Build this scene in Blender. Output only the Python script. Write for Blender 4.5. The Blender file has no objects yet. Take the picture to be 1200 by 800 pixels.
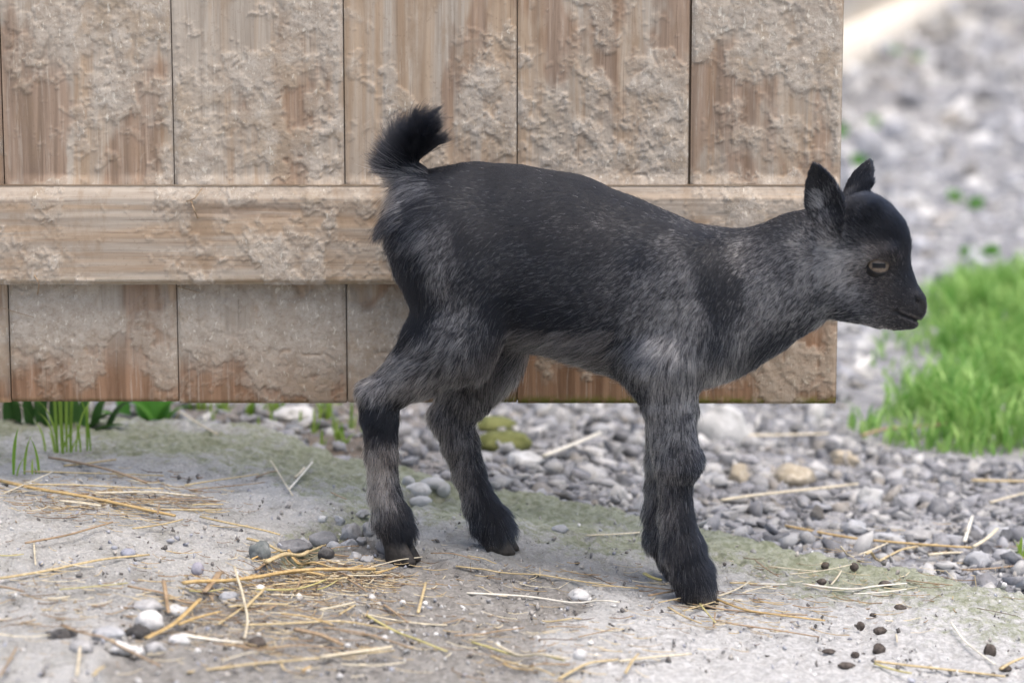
import bpy, bmesh, math, random
import numpy as np
from mathutils import Vector, Matrix, kdtree

S = bpy.context.scene
C = S.collection
rad = math.radians
rng = np.random.default_rng(7)
random.seed(7)

# ------------------------------------------------------------------ camera
D, H, P, F = 2.3, 0.61, rad(10), 3333.0          # stand-off, height, pitch, focal length in photo pixels
cam = bpy.data.cameras.new('camera')
cam.lens = 100.0; cam.sensor_width = 36.0; cam.clip_start = 0.05; cam.clip_end = 600
cam.dof.use_dof = True; cam.dof.focus_distance = 2.365; cam.dof.aperture_fstop = 5.0
camo = bpy.data.objects.new('camera', cam); C.objects.link(camo)
camo.location = (0, -D, H); camo.rotation_euler = (math.pi/2 - P, 0, 0)
S.camera = camo

# ------------------------------------------------------------------ light
SUN_EL, SUN_AZ = rad(72), rad(135)                # azimuth clockwise from +Y: high, veiled, from the right
w = bpy.data.worlds.new('World'); S.world = w; w.use_nodes = True
nt = w.node_tree
sky = nt.nodes.new('ShaderNodeTexSky'); sky.sky_type = 'NISHITA'; sky.sun_disc = False
sky.sun_elevation = SUN_EL; sky.sun_rotation = SUN_AZ; sky.dust_density = 4.0; sky.air_density = 0.9; sky.ozone_density = 1.0
bg = nt.nodes['Background']; bg.inputs['Strength'].default_value = 0.13
nt.links.new(sky.outputs[0], bg.inputs[0])
sl = bpy.data.lights.new('sun', 'SUN'); sl.energy = 1.5; sl.angle = rad(70); sl.color = (1.0, 0.93, 0.855)
so = bpy.data.objects.new('sun', sl); C.objects.link(so)
sdir = Vector((math.sin(SUN_AZ)*math.cos(SUN_EL), math.cos(SUN_AZ)*math.cos(SUN_EL), math.sin(SUN_EL)))
so.rotation_euler = sdir.to_track_quat('Z', 'Y').to_euler(); so.location = (1, -2, 4)
vs = S.view_settings
vs.view_transform = 'Standard'; vs.look = 'None'; vs.gamma = 1; vs.use_curve_mapping = False; vs.exposure = 1.05
S.render.engine = 'CYCLES'
S.cycles.use_denoising = True
S.cycles.max_bounces = 6; S.cycles.transparent_max_bounces = 8
S.cycles_curves.subdivisions = 2

# ------------------------------------------------------------------ pixel <-> place
cP, sP = math.cos(P), math.sin(P)
def ray(px, py):
    u = (np.asarray(px, float) - 600)/F; v = (400 - np.asarray(py, float))/F
    return u, cP + v*sP, -sP + v*cP
def Wp(px, py, Y):
    dx, dy, dz = ray(px, py); t = (Y + D)/dy
    return np.array([dx*t, Y + 0*t, H + dz*t])
def to_px(p):
    x, y, z = p[..., 0], p[..., 1] + D, p[..., 2] - H
    f = y*cP - z*sP; v = y*sP + z*cP
    return 600 + F*x/f, 400 - F*v/f
def mpp(Y): return (Y + D)/F/0.985                # metres per photo pixel at depth Y

# ------------------------------------------------------------------ numpy noise
_T = np.random.default_rng(3).random((16, 256, 256)).astype(np.float32)
def vn(x, y, seed=0):
    t = _T[seed % 16]
    xi = np.floor(x).astype(int); yi = np.floor(y).astype(int); fx = x - xi; fy = y - yi
    fx = fx*fx*fx*(fx*(fx*6 - 15) + 10); fy = fy*fy*fy*(fy*(fy*6 - 15) + 10)
    a = t[xi & 255, yi & 255]; b = t[(xi + 1) & 255, yi & 255]; c = t[xi & 255, (yi + 1) & 255]; d = t[(xi + 1) & 255, (yi + 1) & 255]
    return (a*(1 - fx) + b*fx)*(1 - fy) + (c*(1 - fx) + d*fx)*fy
def fbm(x, y, seed=0, octv=5, gain=.5):
    s = 0; a = 1; n = 0
    for i in range(octv):
        s = s + a*vn(x*2**i + 17.3*i, y*2**i - 9.1*i, seed + i); n += a; a *= gain
    return s/n
def ridge(x, y, seed=0, octv=4):
    s = 0; a = 1; n = 0
    for i in range(octv):
        s = s + a*(1 - np.abs(2*vn(x*2**i + 5.1*i, y*2**i + 3.7*i, seed + i) - 1)); n += a; a *= .55
    return s/n
def sst(a, b, x):
    t = np.clip((x - a)/(b - a), 0, 1); return t*t*(3 - 2*t)
def in_poly(x, y, poly):
    r = np.zeros(x.shape, bool); n = len(poly)
    for i in range(n):
        x0, y0 = poly[i]; x1, y1 = poly[(i + 1) % n]
        if y0 == y1: continue
        c = ((y0 > y) != (y1 > y)) & (x < (x1 - x0)*(y - y0)/(y1 - y0) + x0)
        r ^= c
    return r
def poly_dist(x, y, pl):
    d = np.full(x.shape, 1e9)
    for (x0, y0), (x1, y1) in zip(pl[:-1], pl[1:]):
        ax, ay = x1 - x0, y1 - y0; t = np.clip(((x - x0)*ax + (y - y0)*ay)/(ax*ax + ay*ay + 1e-12), 0, 1)
        d = np.minimum(d, np.hypot(x - x0 - t*ax, y - y0 - t*ay))
    return d

# ------------------------------------------------------------------ object helpers
def link(o, parent=None):
    C.objects.link(o)
    if parent: o.parent = parent
    return o
def tag(o, label=None, cat=None, group=None, kind=None):
    if label: o['label'] = label
    if cat: o['category'] = cat
    if group: o['group'] = group
    if kind: o['kind'] = kind
    return o
def empty(name, loc):
    o = bpy.data.objects.new(name, None); o.location = loc; o.empty_display_size = .05; return link(o)
def mesh_np(name, V, faces, mat, smooth=True, attrs=None, colors=None):
    """faces: (n,k) array or list of such arrays"""
    me = bpy.data.meshes.new(name)
    fl = faces if isinstance(faces, list) else [faces]
    fl = [np.asarray(f, np.int32) for f in fl if len(f)]
    V = np.asarray(V, np.float32)
    nl = sum(f.size for f in fl); nf = sum(len(f) for f in fl)
    me.vertices.add(len(V)); me.vertices.foreach_set('co', V.ravel())
    me.loops.add(nl); me.loops.foreach_set('vertex_index', np.concatenate([f.ravel() for f in fl]))
    tot = np.concatenate([np.full(len(f), f.shape[1], np.int32) for f in fl])
    st = np.concatenate([[0], np.cumsum(tot)[:-1]]).astype(np.int32)
    me.polygons.add(nf); me.polygons.foreach_set('loop_start', st); me.polygons.foreach_set('loop_total', tot)
    if smooth: me.polygons.foreach_set('use_smooth', np.ones(nf, bool))
    me.update(calc_edges=True)
    for k, a in (attrs or {}).items():
        at = me.attributes.new(k, 'FLOAT', 'POINT'); at.data.foreach_set('value', np.asarray(a, np.float32).ravel())
    for k, a in (colors or {}).items():
        at = me.attributes.new(k, 'FLOAT_COLOR', 'POINT')
        a = np.asarray(a, np.float32); at.data.foreach_set('color', np.hstack([a, np.ones((len(a), 1), np.float32)]).ravel())
    if mat: me.materials.append(mat)
    return me
def obj(name, me, parent=None): return link(bpy.data.objects.new(name, me), parent)
def grid_faces(nx, ny):
    i = np.arange(nx*ny).reshape(nx, ny)
    return np.stack([i[:-1, :-1], i[1:, :-1], i[1:, 1:], i[:-1, 1:]], -1).reshape(-1, 4)

# ------------------------------------------------------------------ node helpers
class NM:
    def __init__(s, name, rough=.9, spec=.3):
        s.m = bpy.data.materials.new(name); s.m.use_nodes = True; s.t = s.m.node_tree
        s.b = s.t.nodes['Principled BSDF']; s.b.inputs['Roughness'].default_value = rough
        s.b.inputs['Specular IOR Level'].default_value = spec
    def n(s, t, **k):
        x = s.t.nodes.new(t)
        for a, b in k.items(): setattr(x, a, b)
        return x
    def l(s, a, b): s.t.links.new(a, b)
    def coord(s, scale=(1, 1, 1)):
        c = s.n('ShaderNodeTexCoord'); m = s.n('ShaderNodeMapping'); m.inputs['Scale'].default_value = scale
        s.l(c.outputs['Object'], m.inputs[0]); return m.outputs[0]
    def geo(s, scale=(1, 1, 1)):
        c = s.n('ShaderNodeNewGeometry'); m = s.n('ShaderNodeMapping'); m.inputs['Scale'].default_value = scale
        s.l(c.outputs['Position'], m.inputs[0]); return m.outputs[0]
    def noise(s, vec, scale, detail=5, rough=.6, dist=0):
        x = s.n('ShaderNodeTexNoise'); x.inputs['Scale'].default_value = scale; x.inputs['Detail'].default_value = detail
        x.inputs['Roughness'].default_value = rough; x.inputs['Distortion'].default_value = dist
        s.l(vec, x.inputs['Vector']); return x.outputs['Fac']
    def voro(s, vec, scale, out='Distance', feat='F1'):
        x = s.n('ShaderNodeTexVoronoi', feature=feat); x.inputs['Scale'].default_value = scale; s.l(vec, x.inputs['Vector']); return x.outputs[out]
    def attr(s, name, out='Fac'):
        x = s.n('ShaderNodeAttribute'); x.attribute_name = name; return x.outputs[out]
    def ramp(s, f, stops):
        r = s.n('ShaderNodeValToRGB'); e = r.color_ramp.elements
        while len(e) < len(stops): e.new(.5)
        for q, (p, c) in zip(e, stops):
            q.position = p; q.color = (*c, 1) if len(c) == 3 else c
        s.l(f, r.inputs[0]); return r.outputs[0]
    def fr(s, f, a, b): # float smooth remap
        r = s.n('ShaderNodeMapRange', interpolation_type='SMOOTHSTEP'); r.inputs[1].default_value = a; r.inputs[2].default_value = b
        s.l(f, r.inputs[0]); return r.outputs[0]
    def mix(s, f, a, b, mode='MIX'):
        x = s.n('ShaderNodeMix', data_type='RGBA', blend_type=mode)
        for v, i in ((f, x.inputs['Factor']), (a, x.inputs['A']), (b, x.inputs['B'])): pass
        ins = [i for i in x.inputs if i.enabled]
        for v, i in zip((f, a, b), ins):
            if isinstance(v, (int, float)): i.default_value = v
            elif isinstance(v, tuple): i.default_value = (*v, 1)
            else: s.l(v, i)
        return [o for o in x.outputs if o.enabled][0]
    def math(s, op, a, b=None):
        x = s.n('ShaderNodeMath', operation=op)
        for v, i in ((a, x.inputs[0]), (b, x.inputs[1])):
            if v is None: continue
            if isinstance(v, (int, float)): i.default_value = v
            else: s.l(v, i)
        return x.outputs[0]
    def bump(s, h, strength=.5, dist=.002):
        x = s.n('ShaderNodeBump'); x.inputs['Strength'].default_value = strength; x.inputs['Distance'].default_value = dist
        s.l(h, x.inputs['Height']); s.l(x.outputs[0], s.b.inputs['Normal'])
    def col(s, c):
        if isinstance(c, tuple): s.b.inputs['Base Color'].default_value = (*c, 1)
        else: s.l(c, s.b.inputs['Base Color'])

# ------------------------------------------------------------------ materials
def mat_concrete():
    m = NM('concrete', .95, .2); v = m.geo()
    a = m.ramp(m.noise(v, 9, 8, .62), [(.3, (.30, .30, .29)), (.5, (.43, .43, .42)), (.7, (.54, .54, .53))])
    sp = m.fr(m.noise(v, 420, 3, .7), .45, .66)
    a = m.mix(m.math('MULTIPLY', sp, .6), a, (.70, .68, .64)); dk = m.fr(m.noise(v, 260, 4, .7), .56, .72)
    a = m.mix(m.math('MULTIPLY', dk, .75), a, (.13, .118, .10)); bl = m.fr(m.noise(v, 26, 9, .8), .47, .66); a = m.mix(m.math('MULTIPLY', bl, .65), a, (.235, .23, .20))
    wh = m.attr('white'); a = m.mix(m.math('MULTIPLY', wh, .75), a, m.mix(m.fr(m.noise(v, 180, 4, .7), .35, .65), (.43, .425, .415), (.72, .715, .70)))
    dirt = m.attr('dirt'); d2 = m.fr(m.math('ADD', m.math('MULTIPLY', dirt, .9), m.math('MULTIPLY', m.noise(v, 45, 6, .7), .5)), .45, .95)
    a = m.mix(m.math('MULTIPLY', d2, .8), a, m.mix(m.fr(m.noise(v, 120, 5, .7), .35, .7), (.19, .178, .16), (.39, .37, .34)))
    moss = m.attr('moss'); m2 = m.fr(m.math('ADD', m.math('MULTIPLY', moss, .50), m.math('MULTIPLY', m.noise(v, 60, 9, .85), 1.5)), .94, 1.18)
    a = m.mix(m.math('MULTIPLY', m2, .75), a, m.mix(m.fr(m.noise(v, 150, 4), .35, .65), (.19, .22, .10), (.37, .39, .27)))
    m.col(a)
    m.bump(m.math('ADD', m.noise(v, 300, 6, .7), m.math('MULTIPLY', m.noise(v, 90, 6, .7), 1.8)), .95, .0035); return m.m
def mat_ground():
    m = NM('gravel_soil', .95, .2); v = m.geo()
    a = m.ramp(m.noise(v, 26, 8, .7), [(.3, (.11, .10, .09)), (.5, (.20, .19, .18)), (.72, (.33, .32, .305))])
    c = m.n('ShaderNodeTexVoronoi'); c.inputs['Scale'].default_value = 48; m.l(v, c.inputs['Vector'])
    st = m.ramp(c.outputs['Color'], [(.15, (.20, .205, .225)), (.5, (.36, .37, .40)), (.9, (.60, .59, .57))])
    a = m.mix(.55, a, st)
    soil = m.attr('soil'); a = m.mix(soil, a, m.mix(m.fr(m.noise(v, 60, 6, .7), .3, .7), (.085, .065, .045), (.24, .19, .14)))
    m.col(a); m.bump(m.math('ADD', m.noise(v, 150, 5, .7), m.math('MULTIPLY', c.outputs['Distance'], -1.5)), .8, .008); return m.m
def mat_stone(name='stone', bumps=1.0):
    m = NM(name, .85, .3); v = m.coord(); a = m.attr('tint', 'Color')
    n = m.noise(v, 90, 7, .7); a = m.mix(m.math('MULTIPLY', m.fr(n, .35, .75), .45), a, m.mix(.5, a, (.75, .74, .72)))
    a = m.mix(m.math('MULTIPLY', m.fr(m.noise(v, 160, 5, .7), .5, .75), .5), a, (.10, .09, .085))
    m.col(a); m.bump(m.noise(v, 220, 6, .7), .5*bumps, .002); return m.m
def mat_stone_obj(name, c, c2=None, rough=.8, sc=110, f=(.4, .7)):
    m = NM(name, rough, .3); v = m.geo(); c2 = c2 or tuple(min(.85, x*1.6 + .05) for x in c)
    a = m.mix(m.fr(m.noise(v, sc, 6, .7), *f), c, c2)
    a = m.mix(m.math('MULTIPLY', m.fr(m.noise(v, sc*2.6, 5, .7), .55, .75), .6), a, tuple(x*.35 for x in c))
    m.col(a); m.bump(m.noise(v, 330, 6, .7), .55, .0015); return m.m
def mat_wood(name, axis):
    m = NM(name, .92, .15)
    v = m.geo(); g = m.geo((110, 20, 5) if axis == 'z' else (5, 20, 130))
    gr = m.noise(g, 1.0, 6, .62, .6); gr2 = m.noise(m.geo((34, 9, 1.6) if axis == 'z' else (1.6, 9, 40)), 1.0, 4, .6, 1.2)
    grey = m.mix(m.fr(gr, .25, .75), (.315, .265, .21), (.47, .41, .335))
    tan = m.mix(m.fr(gr, .25, .75), (.32, .215, .13), (.46, .335, .22))
    a = m.mix(m.math('MULTIPLY', m.fr(gr2, .42, .64), .75), grey, tan)
    red = m.mix(m.fr(gr, .30, .70), (.15, .085, .05), (.32, .195, .12))
    a = m.mix(m.attr('brown'), a, red)
    ck = m.fr(m.noise(m.geo((420, 30, 9) if axis == 'z' else (9, 30, 420)), 1.0, 4, .6, .4), .60, .70); a = m.mix(m.math('MULTIPLY', ck, .45), a, (.13, .09, .06))
    pl = m.fr(m.noise(m.geo((300, 30, 14) if axis == 'z' else (14, 30, 300)), 1.0, 4, .65, .4), .55, .68); a = m.mix(m.math('MULTIPLY', pl, .25), a, (.60, .545, .46))
    st = m.fr(m.noise(m.geo((1.6, 1, .7)), 14, 7, .75), .50, .68); a = m.mix(m.math('MULTIPLY', st, .6), a, (.27, .19, .12))
    a = m.mix(m.math('MULTIPLY', m.fr(m.noise(v, 300, 4, .7), .58, .70), .35), a, (.18, .13, .09))
    alg = m.attr('algae'); a = m.mix(m.math('MULTIPLY', alg, m.fr(m.noise(v, 160, 5, .7), .3, .6)), a, (.13, .125, .03))
    cn = m.noise(v, 55, 8, .75); cf = m.noise(v, 330, 5, .75)
    cr = m.ramp(m.math('ADD', m.math('MULTIPLY', cn, .6), m.math('MULTIPLY', m.noise(v, 150, 8, .8), .4)), [(.28, (.20, .155, .11)), (.42, (.37, .31, .245)), (.56, (.49, .43, .355)), (.72, (.62, .565, .48))])
    cr = m.mix(m.math('MULTIPLY', m.fr(cf, .52, .68), .45), cr, (.20, .15, .10)); cr = m.mix(m.math('MULTIPLY', m.fr(m.noise(v, 24, 6, .7), .5, .64), .55), cr, (.36, .275, .185))
    cr = m.mix(m.math('MULTIPLY', m.fr(m.noise(m.geo((1, 1, .45)), 300, 3, .6), .60, .68), .55), cr, (.78, .73, .61))
    cr = m.mix(m.math('MULTIPLY', m.attr('brown'), .45), cr, (.27, .185, .115))
    a = m.mix(m.attr('crust'), a, cr)
    m.col(a)
    hb = m.math('ADD', m.math('MULTIPLY', gr, .5), m.math('MULTIPLY', m.math('MULTIPLY', m.noise(v, 220, 7, .7), 1.1), m.math('ADD', m.attr('crust'), .12)))
    m.bump(hb, .6, .0018); return m.m
def mat_straw(name, c, c2):
    m = NM(name, .55, .4); v = m.coord((1, 1, 1)); u = m.attr('u')
    a = m.mix(m.fr(m.noise(m.coord((300, 300, 300)), 1, 4), .3, .7), c, c2)
    a = m.mix(m.math('MULTIPLY', m.fr(m.noise(v, 35, 4, .6), .5, .75), .55), a, tuple(x*.45 for x in c))
    m.col(a); m.b.inputs['Subsurface Weight'].default_value = 0; m.bump(m.noise(v, 400, 4), .3, .0006); return m.m
def mat_leaf(name, c, c2):
    m = NM(name, .5, .4); r = m.attr('rnd'); a = m.mix(r, c, c2); m.col(a)
    tr = m.n('ShaderNodeBsdfTranslucent'); m.l(a, tr.inputs[0]); mx = m.n('ShaderNodeMixShader'); mx.inputs[0].default_value = .4
    out = [n for n in m.t.nodes if n.type == 'OUTPUT_MATERIAL'][0]
    m.l(m.b.outputs[0], mx.inputs[1]); m.l(tr.outputs[0], mx.inputs[2]); m.l(mx.outputs[0], out.inputs[0]); return m.m
def mat_plaster():
    m = NM('plaster', .9, .2); v = m.geo()
    a = m.mix(m.fr(m.noise(v, 3, 6, .6), .3, .7), (.80, .77, .71), (.68, .62, .54)); m.col(a)
    m.bump(m.noise(v, 60, 5), .4, .004); return m.m
def mat_fur():
    m = bpy.data.materials.new('fur'); m.use_nodes = True; t = m.node_tree; t.nodes.clear()
    o = t.nodes.new('ShaderNodeOutputMaterial'); h = t.nodes.new('ShaderNodeBsdfHairPrincipled'); a = t.nodes.new('ShaderNodeAttribute')
    a.attribute_name = 'coat'
    try: h.model = 'CHIANG'
    except Exception: pass
    h.parametrization = 'COLOR'
    h.inputs['IOR'].default_value = 1.42; h.inputs['Roughness'].default_value = .38; h.inputs['Radial Roughness'].default_value = .5
    t.links.new(a.outputs['Color'], h.inputs['Color']); t.links.new(h.outputs[0], o.inputs[0]); return m
def mat_skin():
    m = NM('hide', .45, .25); m.col(m.attr('coat', 'Color')); v = m.geo(); m.bump(m.noise(v, 700, 4), .3, .0008); return m.m
def mat_eye():
    m = NM('eye', .05, .5)
    c = m.n('ShaderNodeTexCoord'); sx = m.n('ShaderNodeSeparateXYZ'); m.l(c.outputs['Object'], sx.inputs[0])
    # object axes: x along the slit, z up, -y out of the head
    d = m.math('SQRT', m.math('ADD', m.math('POWER', m.math('MULTIPLY', sx.outputs[0], 1), 2), m.math('POWER', sx.outputs[2], 2)))
    iris = m.fr(d,   .0086, .0076)
    fib = m.noise(m.coord((900, 900, 900)), 1, 3)
    a = m.mix(iris, (.02, .016, .014), m.mix(m.fr(fib, .3, .7), (.09, .066, .046), (.20, .155, .115)))
    px = m.fr(m.math('ABSOLUTE', sx.outputs[0]), .0058, .0050); pz = m.fr(m.math('ABSOLUTE', sx.outputs[2]), .0024, .0016)
    a = m.mix(m.math('MULTIPLY', px, pz), a, (.004, .004, .005)); m.col(a)
    m.b.inputs['IOR'].default_value = 1.38; return m.m
def mat_simple(name, c, c2, rough=.7, sc=120, bump=.4):
    m = NM(name, rough, .3); v = m.geo(); m.col(m.mix(m.fr(m.noise(v, sc, 6, .7), .35, .65), c, c2)); m.bump(m.noise(v, sc*2, 5), bump, .001); return m.m

M = dict(concrete=mat_concrete(), ground=mat_ground(), stone=mat_stone(), wood=mat_wood('weathered_wood', 'z'), woodh=mat_wood('weathered_batten', 'x'),
         straw=mat_straw('straw', (.40, .30, .15), (.60, .49, .29)), pale=mat_straw('pale_straw', (.50, .43, .30), (.70, .63, .48)),
         brown=mat_straw('brown_straw', (.23, .155, .09), (.40, .295, .185)), gold=mat_straw('gold_straw', (.38, .25, .10), (.56, .41, .19)), green=mat_straw('green_straw', (.38, .34, .12), (.55, .48, .22)),
         white=mat_straw('white_straw', (.60, .56, .46), (.76, .72, .63)), twig=mat_straw('twig', (.10, .075, .055), (.2, .16, .12)),
         grass=mat_leaf('grass', (.15, .35, .065), (.41, .60, .19)), tuft=mat_leaf('tuft_grass', (.20, .36, .04), (.42, .56, .11)), dleaf=mat_leaf('dark_leaf', (.035, .085, .022), (.09, .20, .05)), bleaf=mat_leaf('broad_leaf', (.13, .36, .06), (.22, .46, .10)),
         plaster=mat_plaster(), fur=mat_fur(), skin=mat_skin(), eye=mat_eye(), dung=mat_simple('dung', (.045, .036, .030), (.12, .10, .085), .8, 300),
         hoof=mat_simple('hoof', (.02, .018, .016), (.06, .052, .045), .5, 150))

# ================================================================== SETTING
def zbase(x, y):
    return .0135 - .128*.28*np.tanh(x/.28)
def Gp(px, py, dz=0.0):
    """where the ray through a photo pixel meets the slab / gravel base surface"""
    px = np.asarray(px, float); py = np.asarray(py, float)
    dx, dy, dz_ = ray(px, py); z = np.zeros(np.shape(px))
    for _ in range(30):
        t = (z - H)/dz_; x = dx*t; y = -D + dy*t; z = .6*z + .4*(gz(x, y) + dz)
    t = (z - H)/dz_
    return np.array([dx*t, -D + dy*t, z])
EDGE_PX = [(-400, 470), (-120, 480), (0, 486), (100, 484), (250, 490), (330, 500), (410, 532), (520, 552), (600, 565), (700, 586), (800, 604), (880, 618), (960, 642), (1050, 656), (1200, 690), (1330, 720), (1500, 760)]
def gz(x, y): return zbase(x, y)
EDGE = [(float(a), float(b)) for a, b in np.array(Gp(*np.array(EDGE_PX).T))[:2].T]
EX, EY = np.array(EDGE).T
def edge_y(x): return np.interp(x, EX, EY)
def slab_in(x, y):  # >0 inside the slab, metres
    return edge_y(x) - y + .030*(fbm(x*16, y*16, 2, 5, .6) - .5)*2
def gravel_z(x, y):
    far = sst(.25, 1.6, y); zb = zbase(x, y) - .013
    return zb*(1 - far) + far*(-.03) + .02*(fbm(x*1.7, y*1.7, 5, 3) - .5)*sst(.5, 2, y)
# dirt-filled hollow across the front of the slab
HOLE = [(float(a), float(b)) for a, b in np.array(Gp(*np.array([(150, 830), (120, 765), (170, 715), (250, 676), (330, 648), (385, 618), (440, 626), (520, 655), (600, 664), (700, 696), (690, 712), (640, 735), (620, 780), (640, 830)]).T))[:2].T]
def hole_mask(x, y):
    wx = x + .012*(fbm(x*25, y*25, 8, 3) - .5); wy = y + .02*(fbm(x*25, y*25, 9, 3) - .5)
    d = poly_dist(wx, wy, HOLE + HOLE[:1]); ins = in_poly(wx, wy, HOLE)
    return sst(-.012, .012, np.where(ins, d, -d))
CRACK = [(float(a), float(b)) for a, b in np.array(Gp(*np.array([(340, 645), (385, 618), (420, 606), (480, 580), (520, 572)]).T))[:2].T]
def slab_z(x, y, fine=True):
    z = zbase(x, y)
    hm = hole_mask(x, y)
    ck = np.exp(-(poly_dist(x, y, CRACK)/.014)**2)
    z = z - .007*hm - .010*ck*(.5 + fbm(x*40, y*40, 6, 3))
    z = z + .012*(fbm(x*5, y*5, 1, 3) - .5)*sst(0.05, .25, np.hypot(x - .05, y))
    if fine:
        near = 1
        z = z + .008*(fbm(x*22, y*22, 3, 4) - .5) + .0042*(ridge(x*62, y*62, 4, 4) - .6)*(.5 + hm) + .0046*(fbm(x*150, y*150, 7, 3) - .5)
        z = z - .0035*sst(.945, .985, ridge(x*7 + 2, y*9, 10, 3))
        pit = sst(.60, .72, fbm(x*95, y*95, 11, 3)); z = z - .0022*pit
        mo = sst(.0, .16, .26 - slab_in(x, y)); z = z + mo*(.007*(ridge(x*45, y*45, 9, 4) - .55) + .006*(fbm(x*70, y*70, 13, 4) - .5))
    return z
def gz(x, y):
    x = np.asarray(x, float); y = np.asarray(y, float)
    return np.where(edge_y(x) - y > 0, slab_z(x, y, False), gravel_z(x, y))

def nonuni(lo, hi, step, end_lo, end_hi, g=1.25):
    a = list(np.arange(lo, hi, step)); s = step
    while a[-1] < end_hi: s *= g; a.append(a[-1] + s)
    s = step; b = [a[0]]
    while b[-1] > end_lo: s *= g; b.append(b[-1] - s)
    return np.array(b[:0:-1] + a)
# slab
gx = nonuni(-.50, .50, .0028, -1.6, 1.6, 1.15); gy = nonuni(-.40, .56, .0028, -2.6, .9, 1.15)
X, Y = np.meshgrid(gx, gy, indexing='ij')
inn = slab_in(X, Y); Z = slab_z(X, Y)
drop = sst(.012, -.02, inn); Z = Z - .06*drop - .004*sst(.05, 0, inn)
q = grid_faces(len(gx), len(gy)); keep = (inn.ravel()[q] > -.03).any(1); q = q[keep]
hm = hole_mask(X, Y); moss = np.clip(1.2*sst(.36, .03, inn)*(.35 + .95*fbm(X*9, Y*9, 4, 4)) , 0, 1)
ck = np.exp(-(poly_dist(X, Y, CRACK)/.03)**2); moss = np.maximum(moss, .8*ck)
pxg, pyg = to_px(np.stack([X, Y, Z], -1))
white = sst(600, 780, pxg)*sst(640, 740, pyg)*(1 - hm)
dirt = np.clip(hm*.8 + .5*ck + .35*sst(.52, .7, fbm(X*6, Y*6, 12, 4)), 0, 1)*(1 - .8*white)
used = np.unique(q); rm = np.zeros(X.size, int); rm[used] = np.arange(len(used))
me = mesh_np('concrete_pavement', np.stack([X, Y, Z], -1).reshape(-1, 3)[used], rm[q], M['concrete'],
             attrs=dict(moss=moss.ravel()[used], dirt=dirt.ravel()[used], white=white.ravel()[used]))
tag(obj('concrete_pavement', me), 'worn grey concrete slab under the goat with mossy far edge', None, kind='structure')
# ground sheet out to the horizon
gx = nonuni(-.6, .8, .008, -250, 250, 1.2); gy = nonuni(-.2, 1.6, .008, -250, 400, 1.2)
X, Y = np.meshgrid(gx, gy, indexing='ij'); Z = gravel_z(X, Y) + .006*(fbm(X*30, Y*30, 3, 3) - .5)
inn = slab_in(X, Y); Z = np.where(inn > .02, Z - .03*sst(.02, .05, inn), Z)
soil = sst(-.02, -.16, X)*sst(.1, .4, Y)*.9*sst(2.5, 1.2, Y)*(.5 + fbm(X*6, Y*6, 7, 3)*.8)
me = mesh_np('ground', np.stack([X, Y, Z], -1).reshape(-1, 3), grid_faces(len(gx), len(gy)), M['ground'], attrs=dict(soil=np.clip(soil, 0, 1).ravel()))
tag(obj('ground', me), 'grey gravel ground stretching behind the door', None, kind='structure')

# ------------------------------------------------------------------ stones
def ico(sub):
    b = bmesh.new(); bmesh.ops.create_icosphere(b, subdivisions=sub, radius=1)
    b.verts.ensure_lookup_table(); v = np.array([x.co[:] for x in b.verts]); f = np.array([[y.index for y in x.verts] for x in b.faces]); b.free(); return v, f
ICO2, ICOF2 = ico(2); ICO3, ICOF3 = ico(3)
def stone_shape(base, r, angular=1.0, ncut=9):
    v = base.copy()
    for _ in range(ncut):
        n = r.normal(size=3); n /= np.linalg.norm(n); c = r.uniform(.55, .95) if angular > .5 else r.uniform(.82, 1.0)
        d = v @ n - c; k = d > 0; v[k] -= np.outer(d[k], n)*min(1, angular + .35)
    return v
def rotm(r, flat=.5):
    a = r.uniform(0, 2*math.pi); b, c = r.normal(0, flat, 2)
    return np.array((Matrix.Rotation(a, 3, 'Z') @ Matrix.Rotation(b, 3, 'X') @ Matrix.Rotation(c, 3, 'Y')))
def hull(r, n=13):
    b = bmesh.new(); p = r.normal(size=(n, 3)); p /= np.linalg.norm(p, axis=1)[:, None]; p *= r.uniform(.75, 1.1, (n, 1))
    for q_ in p: b.verts.new(q_)
    o_ = bmesh.ops.convex_hull(b, input=b.verts[:]); bmesh.ops.triangulate(b, faces=b.faces[:]); b.verts.ensure_lookup_table(); b.verts.index_update()
    v = np.array([x.co[:] for x in b.verts]); f = np.array([[y.index for y in x.verts] for x in b.faces]); b.free(); return v, f
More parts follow.
